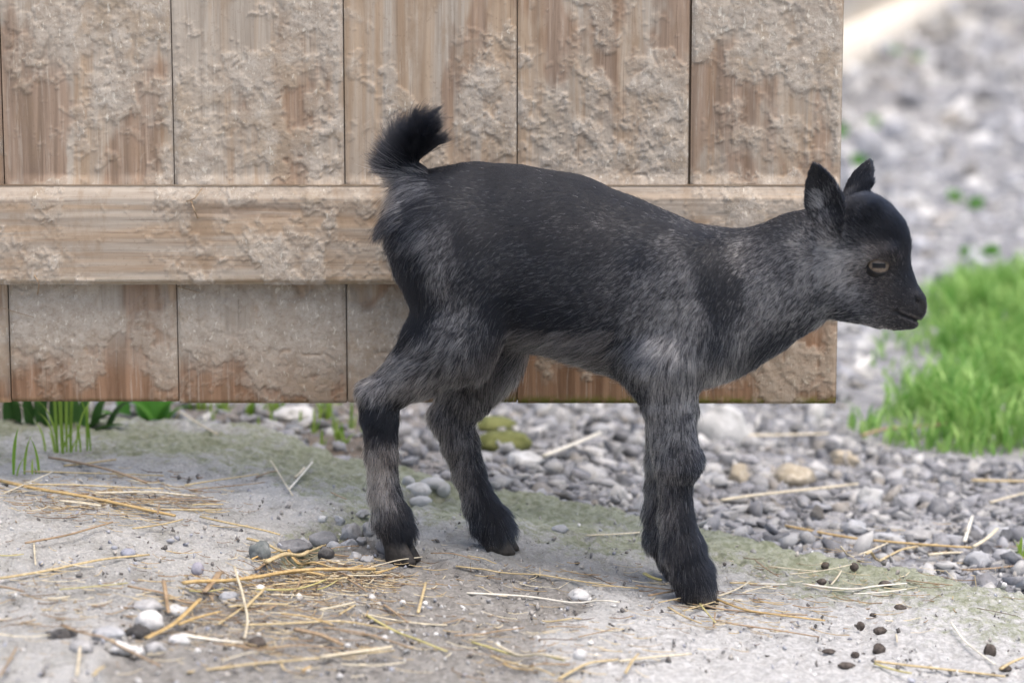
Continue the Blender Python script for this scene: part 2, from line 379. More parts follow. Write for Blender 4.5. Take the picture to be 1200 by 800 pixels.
def gravel(name, n, region, smin, smax, seed, label):
    r = np.random.default_rng(seed); shapes = [hull(r, r.integers(7, 12)) for _ in range(30)]
    x, y = region(r, n); z = gravel_z(x, y); n = len(x); V = []; T = []; Fa = []; k = 0
    pal = np.array([(.36, .365, .39), (.45, .455, .48), (.26, .265, .285), (.53, .53, .53), (.62, .61, .59), (.40, .37, .33), (.72, .71, .69), (.16, .165, .18)])*(.82 if smin > .008 else .62)  # far stones get a lighter palette: distance haze and glare put into the colour
    pr = np.array([.2, .22, .13, .15, .12, .07, .07, .04])
    ci = r.choice(len(pal), n, p=pr)
    for i in range(n):
        s = smin*(smax/smin)**(r.random()**2.6)*.5
        if y[i] > 1.2: s *= 1 + .35*(y[i] - 1.2)
        s = min(s, .05)
        sc = s*np.array([1.5, 1.1, .62])*r.uniform(.6, 1.45, 3); hv, hf_ = shapes[r.integers(30)]
        v = (hv*sc) @ rotm(r, .5).T + (x[i], y[i], z[i] + s*r.uniform(-.45, .38)); V.append(v); T.append(np.tile(pal[ci[i]]*r.uniform(.75, 1.2), (len(v), 1))); Fa.append(hf_ + k); k += len(v)
    V = np.concatenate(V); T = np.concatenate(T); Fa = np.concatenate(Fa)
    me = mesh_np(name, V.reshape(-1, 3), Fa, M['stone'], smooth=False, colors=dict(tint=T.reshape(-1, 3)))
    tag(obj(name, me), label, 'gravel', kind='stuff')
GRASS_PX = [(985, 498), (1020, 522), (1110, 536), (1210, 545), (1420, 550), (1420, 335), (1075, 332), (1045, 372), (1015, 430)]
GRASS = [(float(a), float(b)) for a, b in np.array(Gp(*np.array(GRASS_PX).T))[:2].T]
def reg_near(r, n):
    x = r.uniform(-.48, .75, n*4); y = r.uniform(-.12, 1.15, n*4)
    k = (slab_in(x, y) < .002) & (np.abs(x) < (y + D)*.19 + .12) & (r.random(n*4) < np.where(x > -.02, 1, .45)) & ~in_poly(x, y, GRASS); return x[k][:n], y[k][:n]
def reg_far(r, n):
    y = 1.0 + 9.5*r.random(n*3)**1.35; x = r.uniform(-.35, .95, n*3)*(y + D)*.30
    k = (r.random(n*3) < np.where(x > .05*(y + D), 1, .25)) & ~in_poly(x, y, GRASS); return x[k][:n], y[k][:n]
gravel('gravel', 16000, reg_near, .0036, .029, 5, 'loose grey gravel beside the concrete slab')
gravel('gravel', 6500, reg_far, .010, .050, 6, 'blurred pale gravel far behind the goat')

SM = {k: mat_stone_obj('stone_' + k, c, c2, **kw) for k, c, c2, kw in [
    ('grey', (.31, .305, .30), (.46, .455, .45), {}), ('white', (.52, .51, .49), (.72, .71, .69), {}), ('dark', (.05, .047, .045), (.14, .135, .13), {}),
    ('blue', (.33, .335, .345), (.47, .475, .485), {}), ('tan', (.36, .31, .23), (.56, .50, .40), {}), ('moss', (.085, .095, .026), (.17, .18, .065), dict(sc=60, f=(.35, .6), rough=.95)),
    ('pale', (.45, .45, .44), (.68, .68, .67), dict(sc=50))]}
def stone(name, px, py, hw, hh, kind, label, cat='stone', group=None, ang=.8, deep=.9, seed=0, sub=3, mat=None, lift=0.0):
    r = np.random.default_rng(int(px*7 + py*13 + seed)); base = ICO3 if sub == 3 else ICO2; f = ICOF3 if sub == 3 else ICOF2
    v = stone_shape(base, r, ang, 10 if ang > .5 else 5)
    p = Gp(px, py + hh*.55); s = mpp(p[1]); a, c = hw*s, hh*s*1.28; b = a*deep
    nn = np.stack([fbm(v[:, 0]*2.2 + 7*k_ + px, v[:, 1]*2.2 + v[:, 2]*1.7 + py, k_, 3) for k_ in range(3)], -1) - .5; v = v + nn*(.6 if ang > .3 else .34)
    v = (v*np.array([a, b, c]))
    rz = r.uniform(-.25, .25); R = np.array(Matrix.Rotation(rz, 3, 'Z')); v = v @ R.T
    lo = v[:, 2].min(); sink = .30*2*c; c_ = 1
    v[:, 2] += -lo - sink
    me = mesh_np(name, v, f, mat or SM[kind], smooth=ang < .5)
    y = p[1] + b*.5; x = p[0]*(y + D)/(p[1] + D)
    o = obj(name, me); o.location = (x, y, float(gz(x, y)) + lift); tag(o, label, cat, group); return o

stone('rock', 838, 506, 42, 30, 'pale', 'big pale grey rock lying on the gravel behind the front leg', 'rock', seed=3, deep=.8)
stone('mossy_stone', 590, 522, 36, 11, 'moss', 'rounded stone covered in bright green moss between the legs', 'stone', ang=.2)
stone('mossy_stone', 575, 500, 30, 9, 'moss', 'low flat moss covered stone behind the rounded mossy stone', 'stone', ang=.2)
stone('stone', 617, 541, 25, 14, 'pale', 'blocky pale stone in front of the mossy stone', 'stone')
stone('stone', 866, 560, 15, 14, 'tan', 'tan angular stone on the gravel below the big pale rock', 'stone', seed=2)
stone('stone', 930, 562, 28, 11, 'tan', 'long pale tan stone on the gravel', 'stone', ang=.4)
stone('stone', 1020, 587, 18, 14, 'pale', 'rough pale block of stone at the tip of a straw stalk', 'stone')
stone('stone', 1082, 629, 32, 9, 'grey', 'long flat grey stone at the right end of the slab edge', 'stone', seed=1)
stone('stone', 1040, 634, 24, 9, 'blue', 'flat bluish stone touching the long flat grey stone', 'stone')
stone('stone', 1168, 628, 17, 13, 'blue', 'upright bluish grey stone near the small green weed', 'stone')
stone('stone', 1146, 659, 16, 10, 'blue', 'bluish wedge of stone under the crossed pale straws', 'stone', seed=4)
stone('stone', 1003, 622, 18, 10, 'blue', 'dark bluish stone behind the golden stalk on the slab edge', 'stone')
stone('stone', 880, 520, 16, 10, 'grey', 'grey stone touching the right side of the big pale rock', 'stone')
stone('stone', 992, 540, 20, 10, 'tan', 'brownish flat stone beside the long pale stalk', 'stone')
stone('stone', 730, 581, 12, 8, 'white', 'whitish stone on the mossy slab edge behind the front leg', 'stone')
stone('stone', 655, 494, 17, 14, 'grey', 'grey stone on the gravel under the door', 'stone')
stone('stone', 705, 510, 14, 10, 'blue', 'small bluish stone beside the thick pale stalk', 'stone')
stone('stone', 345, 489, 24, 9, 'white', 'white stone lying behind the slab under the door', 'stone', ang=.5)
g = 'pebbles in the crack by the near hind hoof'
for px, py, hw, hh, k in [(411, 626, 14, 11, 'grey'), (432, 622, 9, 8, 'grey'), (397, 612, 7, 6, 'blue'), (391, 641, 10, 7, 'blue'), (409, 638, 10, 6, 'blue'), (357, 637, 8, 6, 'grey'), (424, 636, 7, 5, 'grey'), (416, 654, 8, 6, 'grey'), (431, 657, 8, 6, 'grey'), (378, 609, 7, 4, 'pale'), (426, 604, 9, 5, 'grey')]:
    stone('pebble', px, py, hw, hh, k, ('larger ' if hw > 9 else 'small ') + dict(grey='grey', blue='bluish', pale='pale')[k] + ' pebble in the crack by the near hind hoof', 'pebble', g, ang=.62)
stone('pebble', 377, 637, 19, 8, 'grey', 'long dark grey pebble in the slab crack', 'pebble', ang=.3, mat=mat_stone_obj('slate', (.19, .195, .20), (.30, .30, .305)))
stone('pebble', 382, 651, 10, 7, 'dark', 'black pebble at the end of a straw by the crack', 'pebble', ang=.5)
stone('pebble', 342, 645, 22, 6, 'dark', 'dark flat stone under the straw bundle', 'pebble', ang=.5, mat=mat_stone_obj('slate2', (.15, .15, .155), (.25, .25, .255)))
stone('pebble', 305, 650, 14, 10, 'dark', 'dark greenish stone under the straw fork', 'pebble', ang=.5, mat=mat_stone_obj('slate3', (.13, .145, .14), (.24, .25, .245)))
stone('pebble', 490, 578, 16, 8, 'white', 'smooth whitish oval pebble between the hind legs', 'pebble', ang=.15)
stone('pebble', 458, 644, 18, 9, 'grey', 'smooth grey oval pebble against the near hind hoof', 'pebble', ang=.2, mat=mat_stone_obj('hoof_pebble', (.24, .225, .215), (.34, .32, .30)))
g = 'pale pebbles between the hind legs'
for px, py, hw, hh in [(479, 566, 8, 6), (507, 570, 15, 6), (519, 577, 9, 8), (493, 591, 14, 6)]:
    stone('pebble', px, py, hw, hh, 'pale', 'small pale pebble on mossy concrete between the hind legs', 'pebble', g, ang=.3)
stone('stone', 175, 731, 18, 11, 'white', 'bright white stone beside a black stone in the dirt', 'stone', ang=.3)
stone('stone', 162, 743, 15, 8, 'dark', 'black stone against the bright white stone', 'stone', ang=.5)
stone('stone', 145, 763, 18, 9, 'white', 'white angular stone at the foot of the brown stick', 'stone', ang=.6)
stone('stone', 164, 767, 8, 7, 'white', 'little white stone touching the white angular stone', 'stone', ang=.6)
stone('stone', 73, 745, 18, 6, 'dark', 'low dark stone at the upper end of the brown stick', 'stone', ang=.6)
g = 'dusty half buried stones in the dirt hollow'
for px, py, hw, hh, k in [(182, 762, 13, 7, 'grey'), (127, 745, 20, 7, 'blue'), (172, 713, 18, 7, 'grey'), (206, 717, 14, 6, 'pale'), (268, 700, 11, 6, 'blue'), (210, 752, 13, 6, 'pale'), (95, 760, 15, 8, 'grey')]:
    stone('stone', px, py, hw, hh, k, ('larger ' if hw > 13 else 'small ') + dict(grey='grey', blue='bluish', pale='pale')[k] + ' dusty half buried stone in the dirt hollow', 'stone', g, ang=.5)
stone('stone', 305, 691, 7, 5, 'white', 'tiny white stone under the thick golden straws', 'stone', ang=.5)
stone('pebble', 232, 667, 8, 6, 'blue', 'purplish pebble beside the upright brown leaf', 'pebble', ang=.3, mat=mat_stone_obj('purple_pebble', (.28, .27, .31), (.40, .39, .43)))
stone('pebble', 150, 648, 10, 4, 'blue', 'small bluish pebble alone on the concrete hump', 'pebble', ang=.3, mat=mat_stone_obj('blue_pebble', (.27, .28, .33), (.39, .40, .45)))
stone('pebble', 656, 621, 10, 4, 'blue', 'small bluish pebble lying on the concrete under the belly', 'pebble', ang=.3)
stone('stone', 679, 700, 14, 7, 'white', 'white stone at the rim of the rough concrete', 'stone', ang=.5)
stone('stone', 680, 768, 8, 6, 'white', 'small round white stone near the greenish stalks', 'stone', ang=.3)
g = 'tiny white pebbles in the dirt'
for px, py in [(630, 748), (472, 706), (436, 701), (451, 748), (604, 738), (231, 763), (350, 700)]:
    stone('pebble', px, py, 4.5, 3.5, 'white', 'tiny white pebble in the dirt hollow', 'pebble', g, ang=.4, sub=2)
g = 'goat droppings on the pale concrete'
for px, py, hw, hh in [(967, 665, 6, 5), (1001, 667, 6, 6), (963, 684, 7, 4), (1037, 687, 9, 4.5), (1055, 715, 9, 4), (1008, 736, 6, 6), (1031, 742, 10, 5), (1002, 770, 6, 5), (971, 766, 10, 3), (992, 783, 12, 4), (1178, 786, 9, 5), (1023, 723, 5, 2.5)]:
    stone('dropping', px, py, hw*.85, hh*.75, 'dark', 'dark brown goat dropping on the pale concrete', 'dropping', g, ang=.12, deep=.8, mat=M['dung'], sub=3, lift=.0018)
stone('dropping', 1030, 761, 8, 6, 'dark', 'shiny dark goat dropping beside a flattened one', 'dropping', ang=.12, mat=M['dung'])
stone('dropping', 1160, 763, 8, 7, 'dark', 'large round goat dropping beside the white diagonal straw', 'dropping', ang=.12, mat=M['dung'])
stone('dropping', 301, 756, 13, 7, 'dark', 'black dropping at the tip of the dried root', 'dropping', ang=.2, mat=M['dung'])

# ------------------------------------------------------------------ straw
def tube(pts, r, flat=.55, sides=6, taper=.75, nodes=True):
    pts = np.asarray(pts); n = len(pts); t = np.gradient(pts, axis=0); t /= np.linalg.norm(t, axis=1)[:, None]
    up = np.array([0, 0, 1.]); s = np.cross(t, up); s /= np.linalg.norm(s, axis=1)[:, None] + 1e-9; u = np.cross(s, t)
    rr = r*np.linspace(1, taper, n); a = np.arange(sides)/sides*2*math.pi
    V = pts[:, None] + rr[:, None, None]*(np.cos(a)[None, :, None]*s[:, None] + flat*np.sin(a)[None, :, None]*u[:, None])
    i = np.arange(n*sides).reshape(n, sides); j = np.roll(i, -1, 1)
    q = np.stack([i[:-1], j[:-1], j[1:], i[1:]], -1).reshape(-1, 4)
    return V.reshape(-1, 3), [q, i[:1, ::-1], i[-1:]]
def smooth_line(P_, n):
    P_ = np.asarray(P_, float)
    if len(P_) == 2: k = np.linspace(0, 1, n)[:, None]; return P_[0]*(1 - k) + P_[1]*k
    d = np.concatenate([[0], np.cumsum(np.linalg.norm(np.diff(P_, axis=0), axis=1))]); s = np.linspace(0, d[-1], n)
    L = np.stack([np.interp(s, d, P_[:, k]) for k in range(P_.shape[1])], 1)
    for _ in range(max(1, n//7)): L[1:-1] = .25*L[:-2] + .5*L[1:-1] + .25*L[2:]
    return L
scount = [0]
def straw(px, wd, mat, label, group=None, lift=0.0, name='straw_stalk', cat='straw', flat=.6, rise=None, taper=.8):
    """px: way-points in the photo; rise: extra height (m) of each way-point above the ground"""
    scount[0] += 1; r = np.random.default_rng(scount[0])
    pts = smooth_line(Gp(*np.array(px, float).T).T, 14 if len(px) > 2 else 9)
    rad_ = wd*.42*mpp(pts[:, 1].mean())
    zz = gz(pts[:, 0], pts[:, 1]); k = np.ones(3)/3
    zz = np.maximum(zz, np.convolve(np.pad(zz, 1, mode='edge'), k, 'valid'))
    pts[:, 2] = zz + rad_*flat + .0016 + lift
    if rise is not None: pts[:, 2] += np.interp(np.linspace(0, 1, len(pts)), np.linspace(0, 1, len(rise)), rise)
    bend = r.normal(0, .0025)*np.sin(np.linspace(0, math.pi, len(pts))); pts[:, 1] += bend
    pts[:, 2] += np.abs(r.normal(0, .0012))*np.linspace(0, 1, len(pts))
    o0 = pts.mean(0); V, fa = tube(pts - o0, rad_, flat, 7, taper)
    me = mesh_np(name, V, fa, M[mat]); o = obj(name, me); o.location = o0
    return tag(o, label, cat, group)
# single stalks that stand out
straw([(0, 568), (60, 582), (130, 594), (205, 611)], 8, 'gold', 'thick golden stalk lying longest across the concrete hump', lift=.001)
straw([(28, 555), (110, 558), (192, 561)], 4, 'straw', 'straight yellow stalk under the green grass tuft')
straw([(58, 543), (110, 556), (172, 577)], 6, 'brown', 'dry brown grass leaf crossing the yellow stalk', lift=.003)
straw([(0, 681), (45, 674), (110, 660), (175, 654)], 6, 'straw', 'bent yellow stalk alone on the concrete hump')
straw([(215, 693), (290, 688), (345, 677), (393, 678), (440, 679)], 9, 'gold', 'longest golden stalk of the bundle in the hollow', lift=.004)
straw([(312, 674), (362, 664)], 10, 'straw', 'short fat golden stalk lying on top of the bundle', lift=.008)
straw([(258, 680), (240, 704)], 11, 'brown', 'broad brown leaf sheath lying across the bundle end', lift=.005, flat=.22)
straw([(275, 684), (285, 710), (292, 737), (287, 756)], 4, 'pale', 'thin curled root fibre rising from the pale dried root', rise=[.012, .01, .006, .002], name='root_fibre', cat='root')
straw([(212, 748), (240, 752), (285, 758)], 10, 'white', 'pale dried root lying in the dirt hollow', name='dried_root', cat='root', taper=.35)
straw([(172, 757), (205, 740), (235, 712)], 9, 'gold', 'broad golden blade curving round the white stone', lift=.004, flat=.35)
straw([(192, 692), (198, 727)], 7, 'brown', 'short orange brown stalk leaning over the white stone', rise=[.005, .002])
straw([(72, 742), (100, 753), (150, 772), (188, 792)], 5, 'brown', 'brown stick lying over the low dark stone', lift=.004)
straw([(220, 791), (400, 777), (462, 771)], 5, 'straw', 'long pale yellow stalk along the bottom of the hollow')
straw([(547, 698), (620, 703), (726, 711)], 4, 'white', 'thin white stalk lying straight in the dirt', flat=.8)
straw([(534, 666), (600, 674), (700, 688), (748, 694)], 4, 'straw', 'long thin stalk along the rim behind the front hoof')
straw([(637, 552), (703, 525)], 9, 'white', 'thick pale stalk lying on gravel behind the goat', lift=.012)
straw([(845, 599), (880, 594), (940, 588), (1005, 580)], 7, 'pale', 'pale stalk on the gravel ending at the rough block', lift=.008)
straw([(868, 524), (970, 523)], 6, 'pale', 'blurred pale stalk beside the big pale rock', lift=.010)
straw([(1010, 524), (1035, 516), (1142, 510)], 7, 'brown', 'tan stalk lying along the front of the grass', lift=.010)
straw([(1138, 575), (1204, 578)], 7, 'straw', 'straw stalk on gravel in front of the grass', lift=.008)
straw([(1160, 601), (1204, 591)], 5, 'pale', 'pale slanting stalk on gravel above the bluish stone', lift=.008)
straw([(920, 625), (1000, 640), (1140, 653)], 6, 'gold', 'long golden stalk running along the slab edge', lift=.005)
straw([(1015, 657), (1060, 650), (1108, 645)], 5, 'straw', 'golden stalk crossing in front of the long edge stalk', lift=.004)
straw([(1088, 657), (1136, 655)], 6, 'pale', 'flat pale stalk at the foot of the bluish wedge', lift=.003)
straw([(1130, 645), (1139, 622)], 6, 'white', 'short whitish stalk standing up at the edge stalk end', rise=[.002, .008], lift=.004)
straw([(1140, 659), (1168, 642)], 7, 'pale', 'split pale stalk on top of the bluish wedge', lift=.012)
straw([(940, 687), (1000, 696), (1062, 688)], 5, 'white', 'curved white stalk beside the droppings')
straw([(1114, 736), (1128, 756), (1166, 786)], 4, 'white', 'white straw lying diagonally by the large round dropping', lift=.003)
straw([(1025, 778), (1080, 784), (1178, 796)], 6, 'straw', 'long straw below the droppings on pale concrete')
straw([(1172, 793), (1206, 779)], 6, 'straw', 'straw crossing the tip of the long straw below the droppings', lift=.004)
straw([(655, 799), (692, 779), (724, 777)], 6, 'straw', 'bent straw stalk on the rough concrete rim')
straw([(726, 778), (810, 771)], 6, 'pale', 'pale straw lying beyond the bent stalk')
straw([(490, 721), (499, 692)], 5, 'straw', 'short straw pointing away alone in the dirt', rise=[0, .004])
straw([(430, 724), (465, 745), (524, 769)], 5, 'green', 'greenish stalk crossing the dirt diagonally')
straw([(425, 722), (475, 731), (524, 737)], 4, 'pale', 'pinkish pale stalk starting at the greenish stalk')
straw([(687, 630), (750, 627)], 4, 'pale', 'single pale straw on clean concrete under the chest')
straw([(685, 674), (720, 690)], 2.5, 'twig', 'dark little twig on the concrete rim', name='twig', cat='twig')
straw([(317, 549), (328, 566), (343, 583)], 2.5, 'pale', 'thin curved fibre on mossy concrete', rise=[.006, .004, .0])
straw([(339, 577), (366, 552)], 4, 'white', 'split pale stalk end on mossy concrete', rise=[.001, .006])
straw([(346, 566), (357, 556)], 5, 'pale', 'stub of pale straw leaning on the split stalk end', lift=.003)
for lab, grp, L in [
    ('straw lying on the mossy concrete behind the hump', 'straws on the mossy concrete', [([(205, 506), (255, 514)], 4, 'pale'), ([(305, 511), (335, 520)], 4, 'straw'), ([(217, 575), (303, 563)], 4, 'straw'), ([(300, 563), (324, 556)], 3, 'brown'), ([(222, 580), (310, 572)], 3, 'brown'), ([(388, 582), (406, 592)], 3, 'brown')]),
    ('straw in the thin mat below the grass tuft', 'straws in the mat below the grass tuft', [([(75, 550), (136, 543)], 5, 'straw'), ([(33, 574), (110, 576), (192, 581)], 4, 'straw'), ([(112, 582), (180, 582), (230, 588)], 5, 'pale'), ([(70, 593), (118, 600)], 6, 'pale'), ([(160, 598), (205, 609)], 3, 'brown'), ([(186, 601), (260, 602)], 4, 'straw'), ([(226, 597), (262, 598)], 4, 'straw'), ([(5, 585), (62, 560)], 3, 'pale'), ([(170, 590), (265, 596)], 2, 'brown'), ([(235, 585), (268, 594)], 2.5, 'white'), ([(130, 592), (250, 590)], 3, 'brown'), ([(185, 610), (187, 598)], 3, 'brown')]),
    ('straw on the bare concrete hump', 'straws on the concrete hump', [([(235, 612), (328, 637)], 5, 'straw'), ([(156, 625), (214, 615)], 4, 'straw'), ([(30, 645), (80, 636), (132, 622)], 5, 'brown'), ([(0, 655), (28, 656)], 3, 'green'), ([(0, 696), (28, 706)], 5, 'brown'), ([(40, 640), (42, 668)], 3, 'pale'), ([(56, 706), (82, 704)], 4, 'pale')]),
    ('straw in the tangled bundle in the hollow', 'straws of the bundle in the hollow', [([(290, 636), (325, 653), (382, 645)], 6, 'straw'), ([(338, 650), (375, 666), (402, 674), (425, 668)], 5, 'gold'), ([(300, 684), (360, 680), (380, 684)], 6, 'gold'), ([(320, 690), (400, 684), (460, 672)], 4, 'straw'), ([(440, 679), (466, 672)], 4, 'gold'), ([(428, 673), (467, 663), (495, 660)], 3, 'pale'), ([(380, 675), (440, 668)], 4, 'brown'), ([(405, 680), (452, 681)], 3, 'pale'), ([(300, 672), (320, 660)], 5, 'brown'), ([(295, 660), (325, 652)], 4, 'gold'), ([(222, 697), (262, 698)], 3, 'green'), ([(262, 690), (300, 682)], 5, 'gold'), ([(355, 652), (420, 646)], 3, 'brown'), ([(408, 684), (430, 700)], 4, 'brown'), ([(395, 676), (425, 690)], 3, 'brown')]),
    ('straw strewn across the dirt of the hollow', 'straws strewn in the hollow', [([(285, 739), (400, 735), (455, 745)], 5, 'straw'), ([(268, 717), (338, 716)], 5, 'straw'), ([(288, 720), (311, 698)], 6, 'straw'), ([(300, 698), (345, 697), (382, 687)], 4, 'green'), ([(318, 702), (368, 707)], 3, 'pale'), ([(372, 697), (395, 687)], 3, 'green'), ([(345, 745), (375, 752), (402, 764)], 9, 'brown'), ([(374, 723), (416, 715)], 5, 'pale'), ([(398, 727), (416, 717)], 4, 'straw'), ([(380, 741), (430, 751), (482, 766)], 4, 'brown'), ([(376, 780), (460, 769)], 8, 'pale'), ([(400, 783), (475, 783)], 4, 'pale'), ([(250, 760), (310, 771), (345, 763), (402, 768)], 4, 'brown'), ([(210, 740), (258, 726)], 6, 'gold'), ([(150, 692), (205, 708), (230, 712)], 5, 'brown'), ([(70, 697), (150, 692)], 3, 'green'), ([(256, 736), (285, 718)], 4, 'straw'), ([(345, 700), (354, 684)], 3, 'brown'), ([(450, 716), (478, 738)], 4, 'brown'), ([(310, 722), (324, 716)], 4, 'brown'), ([(330, 786), (334, 798)], 4, 'straw'), ([(90, 798), (94, 768)], 5, 'pale'), ([(110, 800), (122, 792)], 6, 'straw'), ([(355, 794), (364, 790)], 6, 'gold'), ([(0, 800), (20, 768)], 4, 'brown'), ([(180, 712), (215, 706)], 3, 'straw'), ([(246, 706), (250, 716)], 4, 'brown'), ([(330, 728), (390, 741)], 4, 'gold'), ([(260, 781), (300, 772)], 3, 'pale')]),
    ('stalk in the dirt before the rough rim', 'stalks in the dirt before the rough rim', [([(533, 752), (565, 751), (614, 743)], 4, 'brown'), ([(553, 757), (600, 772), (662, 781)], 5, 'green'), ([(580, 762), (622, 775), (668, 782)], 5, 'pale'), ([(575, 776), (650, 801)], 4, 'straw'), ([(620, 790), (668, 788)], 4, 'brown'), ([(733, 797), (748, 778)], 5, 'straw'), ([(635, 733), (681, 731)], 4, 'straw'), ([(678, 752), (720, 744)], 3, 'brown'), ([(505, 655), (562, 665)], 3, 'brown'), ([(548, 655), (582, 668)], 3, 'straw'), ([(590, 784), (625, 793)], 4, 'gold'), ([(520, 735), (545, 730)], 3, 'brown')]),
    ('straw in the wisp trodden under the front hoof', 'straws under the front hoof', [([(783, 716), (822, 736)], 4, 'straw'), ([(803, 703), (830, 716), (900, 723), (946, 726)], 4, 'brown'), ([(772, 713), (812, 705)], 3, 'straw'), ([(838, 706), (870, 719), (967, 737)], 5, 'gold'), ([(850, 735), (905, 743), (960, 752)], 4, 'brown'), ([(842, 704), (878, 690)], 4, 'pale'), ([(820, 715), (838, 740)], 3, 'green'), ([(800, 720), (838, 712)], 3, 'straw'), ([(760, 704), (792, 700)], 5, 'brown'), ([(745, 692), (790, 700)], 4, 'brown'), ([(836, 742), (838, 726)], 3, 'brown'), ([(755, 680), (775, 688)], 7, 'green'), ([(870, 702), (905, 694)], 3, 'pale'), ([(855, 688), (892, 690)], 4, 'straw')]),
    ('straw on pale concrete near the droppings', 'fine straws near the droppings', [([(888, 690), (922, 693)], 4, 'white'), ([(974, 690), (986, 675)], 3, 'pale'), ([(925, 680), (1003, 668)], 2.5, 'pale'), ([(985, 648), (1040, 646)], 4, 'pale'), ([(1127, 672), (1190, 670)], 4, 'brown'), ([(1062, 684), (1116, 693)], 3, 'brown'), ([(1050, 748), (1051, 761)], 3, 'pale'), ([(1025, 783), (1068, 797)], 5, 'green'), ([(1172, 652), (1204, 662)], 4, 'straw'), ([(1000, 702), (1062, 697)], 3, 'white'), ([(900, 668), (960, 674)], 2.5, 'pale'), ([(885, 660), (912, 680)], 2.5, 'brown'), ([(1145, 718), (1190, 728)], 2, 'twig')])]:
    for px, wd, mt in L:
        ln = math.hypot(px[-1][0] - px[0][0], px[-1][1] - px[0][1]); cw = dict(straw='yellow', pale='pale', brown='brown', gold='golden', green='greenish', white='whitish', twig='dark')[mt]
        straw(px, wd, mt, ('tiny ' if ln < 26 else 'short ' if ln < 62 else 'long ') + cw + ' ' + lab, grp, lift=.001 + random.random()*.003)
# fine chaff nobody could count
def chaff(n=1500):
    r = np.random.default_rng(31); Vs = []; Q = []; k = 0; tints = []
    zones = [(130, 588, 100, 18, 480), (300, 715, 130, 50, 700), (390, 678, 70, 14, 260), (420, 685, 90, 30, 160), (620, 760, 110, 40, 170), (850, 715, 70, 25, 160), (1000, 690, 120, 40, 160), (1080, 640, 90, 12, 80), (650, 680, 80, 15, 60), (60, 720, 70, 50, 120)]
    for cx, cy, sx, sy, m in zones:
        px, py = r.normal(cx, sx*.7, m), r.normal(cy, sy*.7, m); kk = py < 815; PP = Gp(px[kk], py[kk]).T; m = len(PP)
        L = .004 + .034*r.random(m)**2; a = r.uniform(0, math.pi, m); d = np.stack([np.cos(a), np.sin(a)*.6, 0*a], -1)
        t = np.linspace(-.5, .5, 4)[None, :, None]*L[:, None, None]; c = PP[:, None] + d[:, None]*t
        c[..., 2] = gz(c[..., 0], c[..., 1]) + .0012 + np.abs(r.normal(0, .0014, m))[:, None] + .2*(t[..., 0]**2)/L[:, None]
        for q_ in c:
            v, f = tube(q_, r.uniform(.00025, .0007), .7, 4, .6); Vs.append(v); Q.append(f[0] + k); k += len(v); tints.append(np.full(len(v), r.random()))
    m = NM('chaff', .7, .3); m.col(m.ramp(m.attr('rnd'), [(0, (.12, .08, .05)), (.3, (.30, .20, .11)), (.65, (.52, .40, .22)), (1, (.74, .66, .48))]))
    tag(obj('straw_litter', mesh_np('straw_litter', np.concatenate(Vs), np.concatenate(Q), m.m, attrs=dict(rnd=np.concatenate(tints)))), 'fine straw chaff strewn over the concrete', 'straw litter', kind='stuff')
chaff()
def grit(n=9000):
    r = np.random.default_rng(41); V = []; T = []; pal = np.array([(.62, .61, .59), (.30, .29, .28), (.12, .11, .10), (.42, .39, .35), (.35, .36, .40)])
    px = r.uniform(-20, 1220, n); py = 560 + 255*r.random(n); p = Gp(px, py).T; k = 0; FF = []; HS = [hull(r, 9) for _ in range(12)]
    hmk = hole_mask(p[:, 0], p[:, 1]); keepm = (r.random(n) < .45 + .55*hmk) & (edge_y(p[:, 0]) - p[:, 1] > .0); p = p[keepm]
    for q in p:
        s = .0006 + .0026*r.random()**4; hv, hf_ = HS[r.integers(12)]; FF.append(hf_ + k); k += len(hv); v = hv*s*r.uniform(.6, 1.3, 3) @ rotm(r, .6).T + q + (0, 0, s*.3 + .0006); V.append(v); T.append(np.tile(pal[r.integers(5)]*r.uniform(.7, 1.2), (len(v), 1)))
    Fa = np.concatenate(FF)
    tag(obj('grit', mesh_np('grit', np.concatenate(V), Fa, M['stone'], colors=dict(tint=np.concatenate(T)))), 'fine grit scattered over the dirty concrete', 'grit', kind='stuff')
grit()

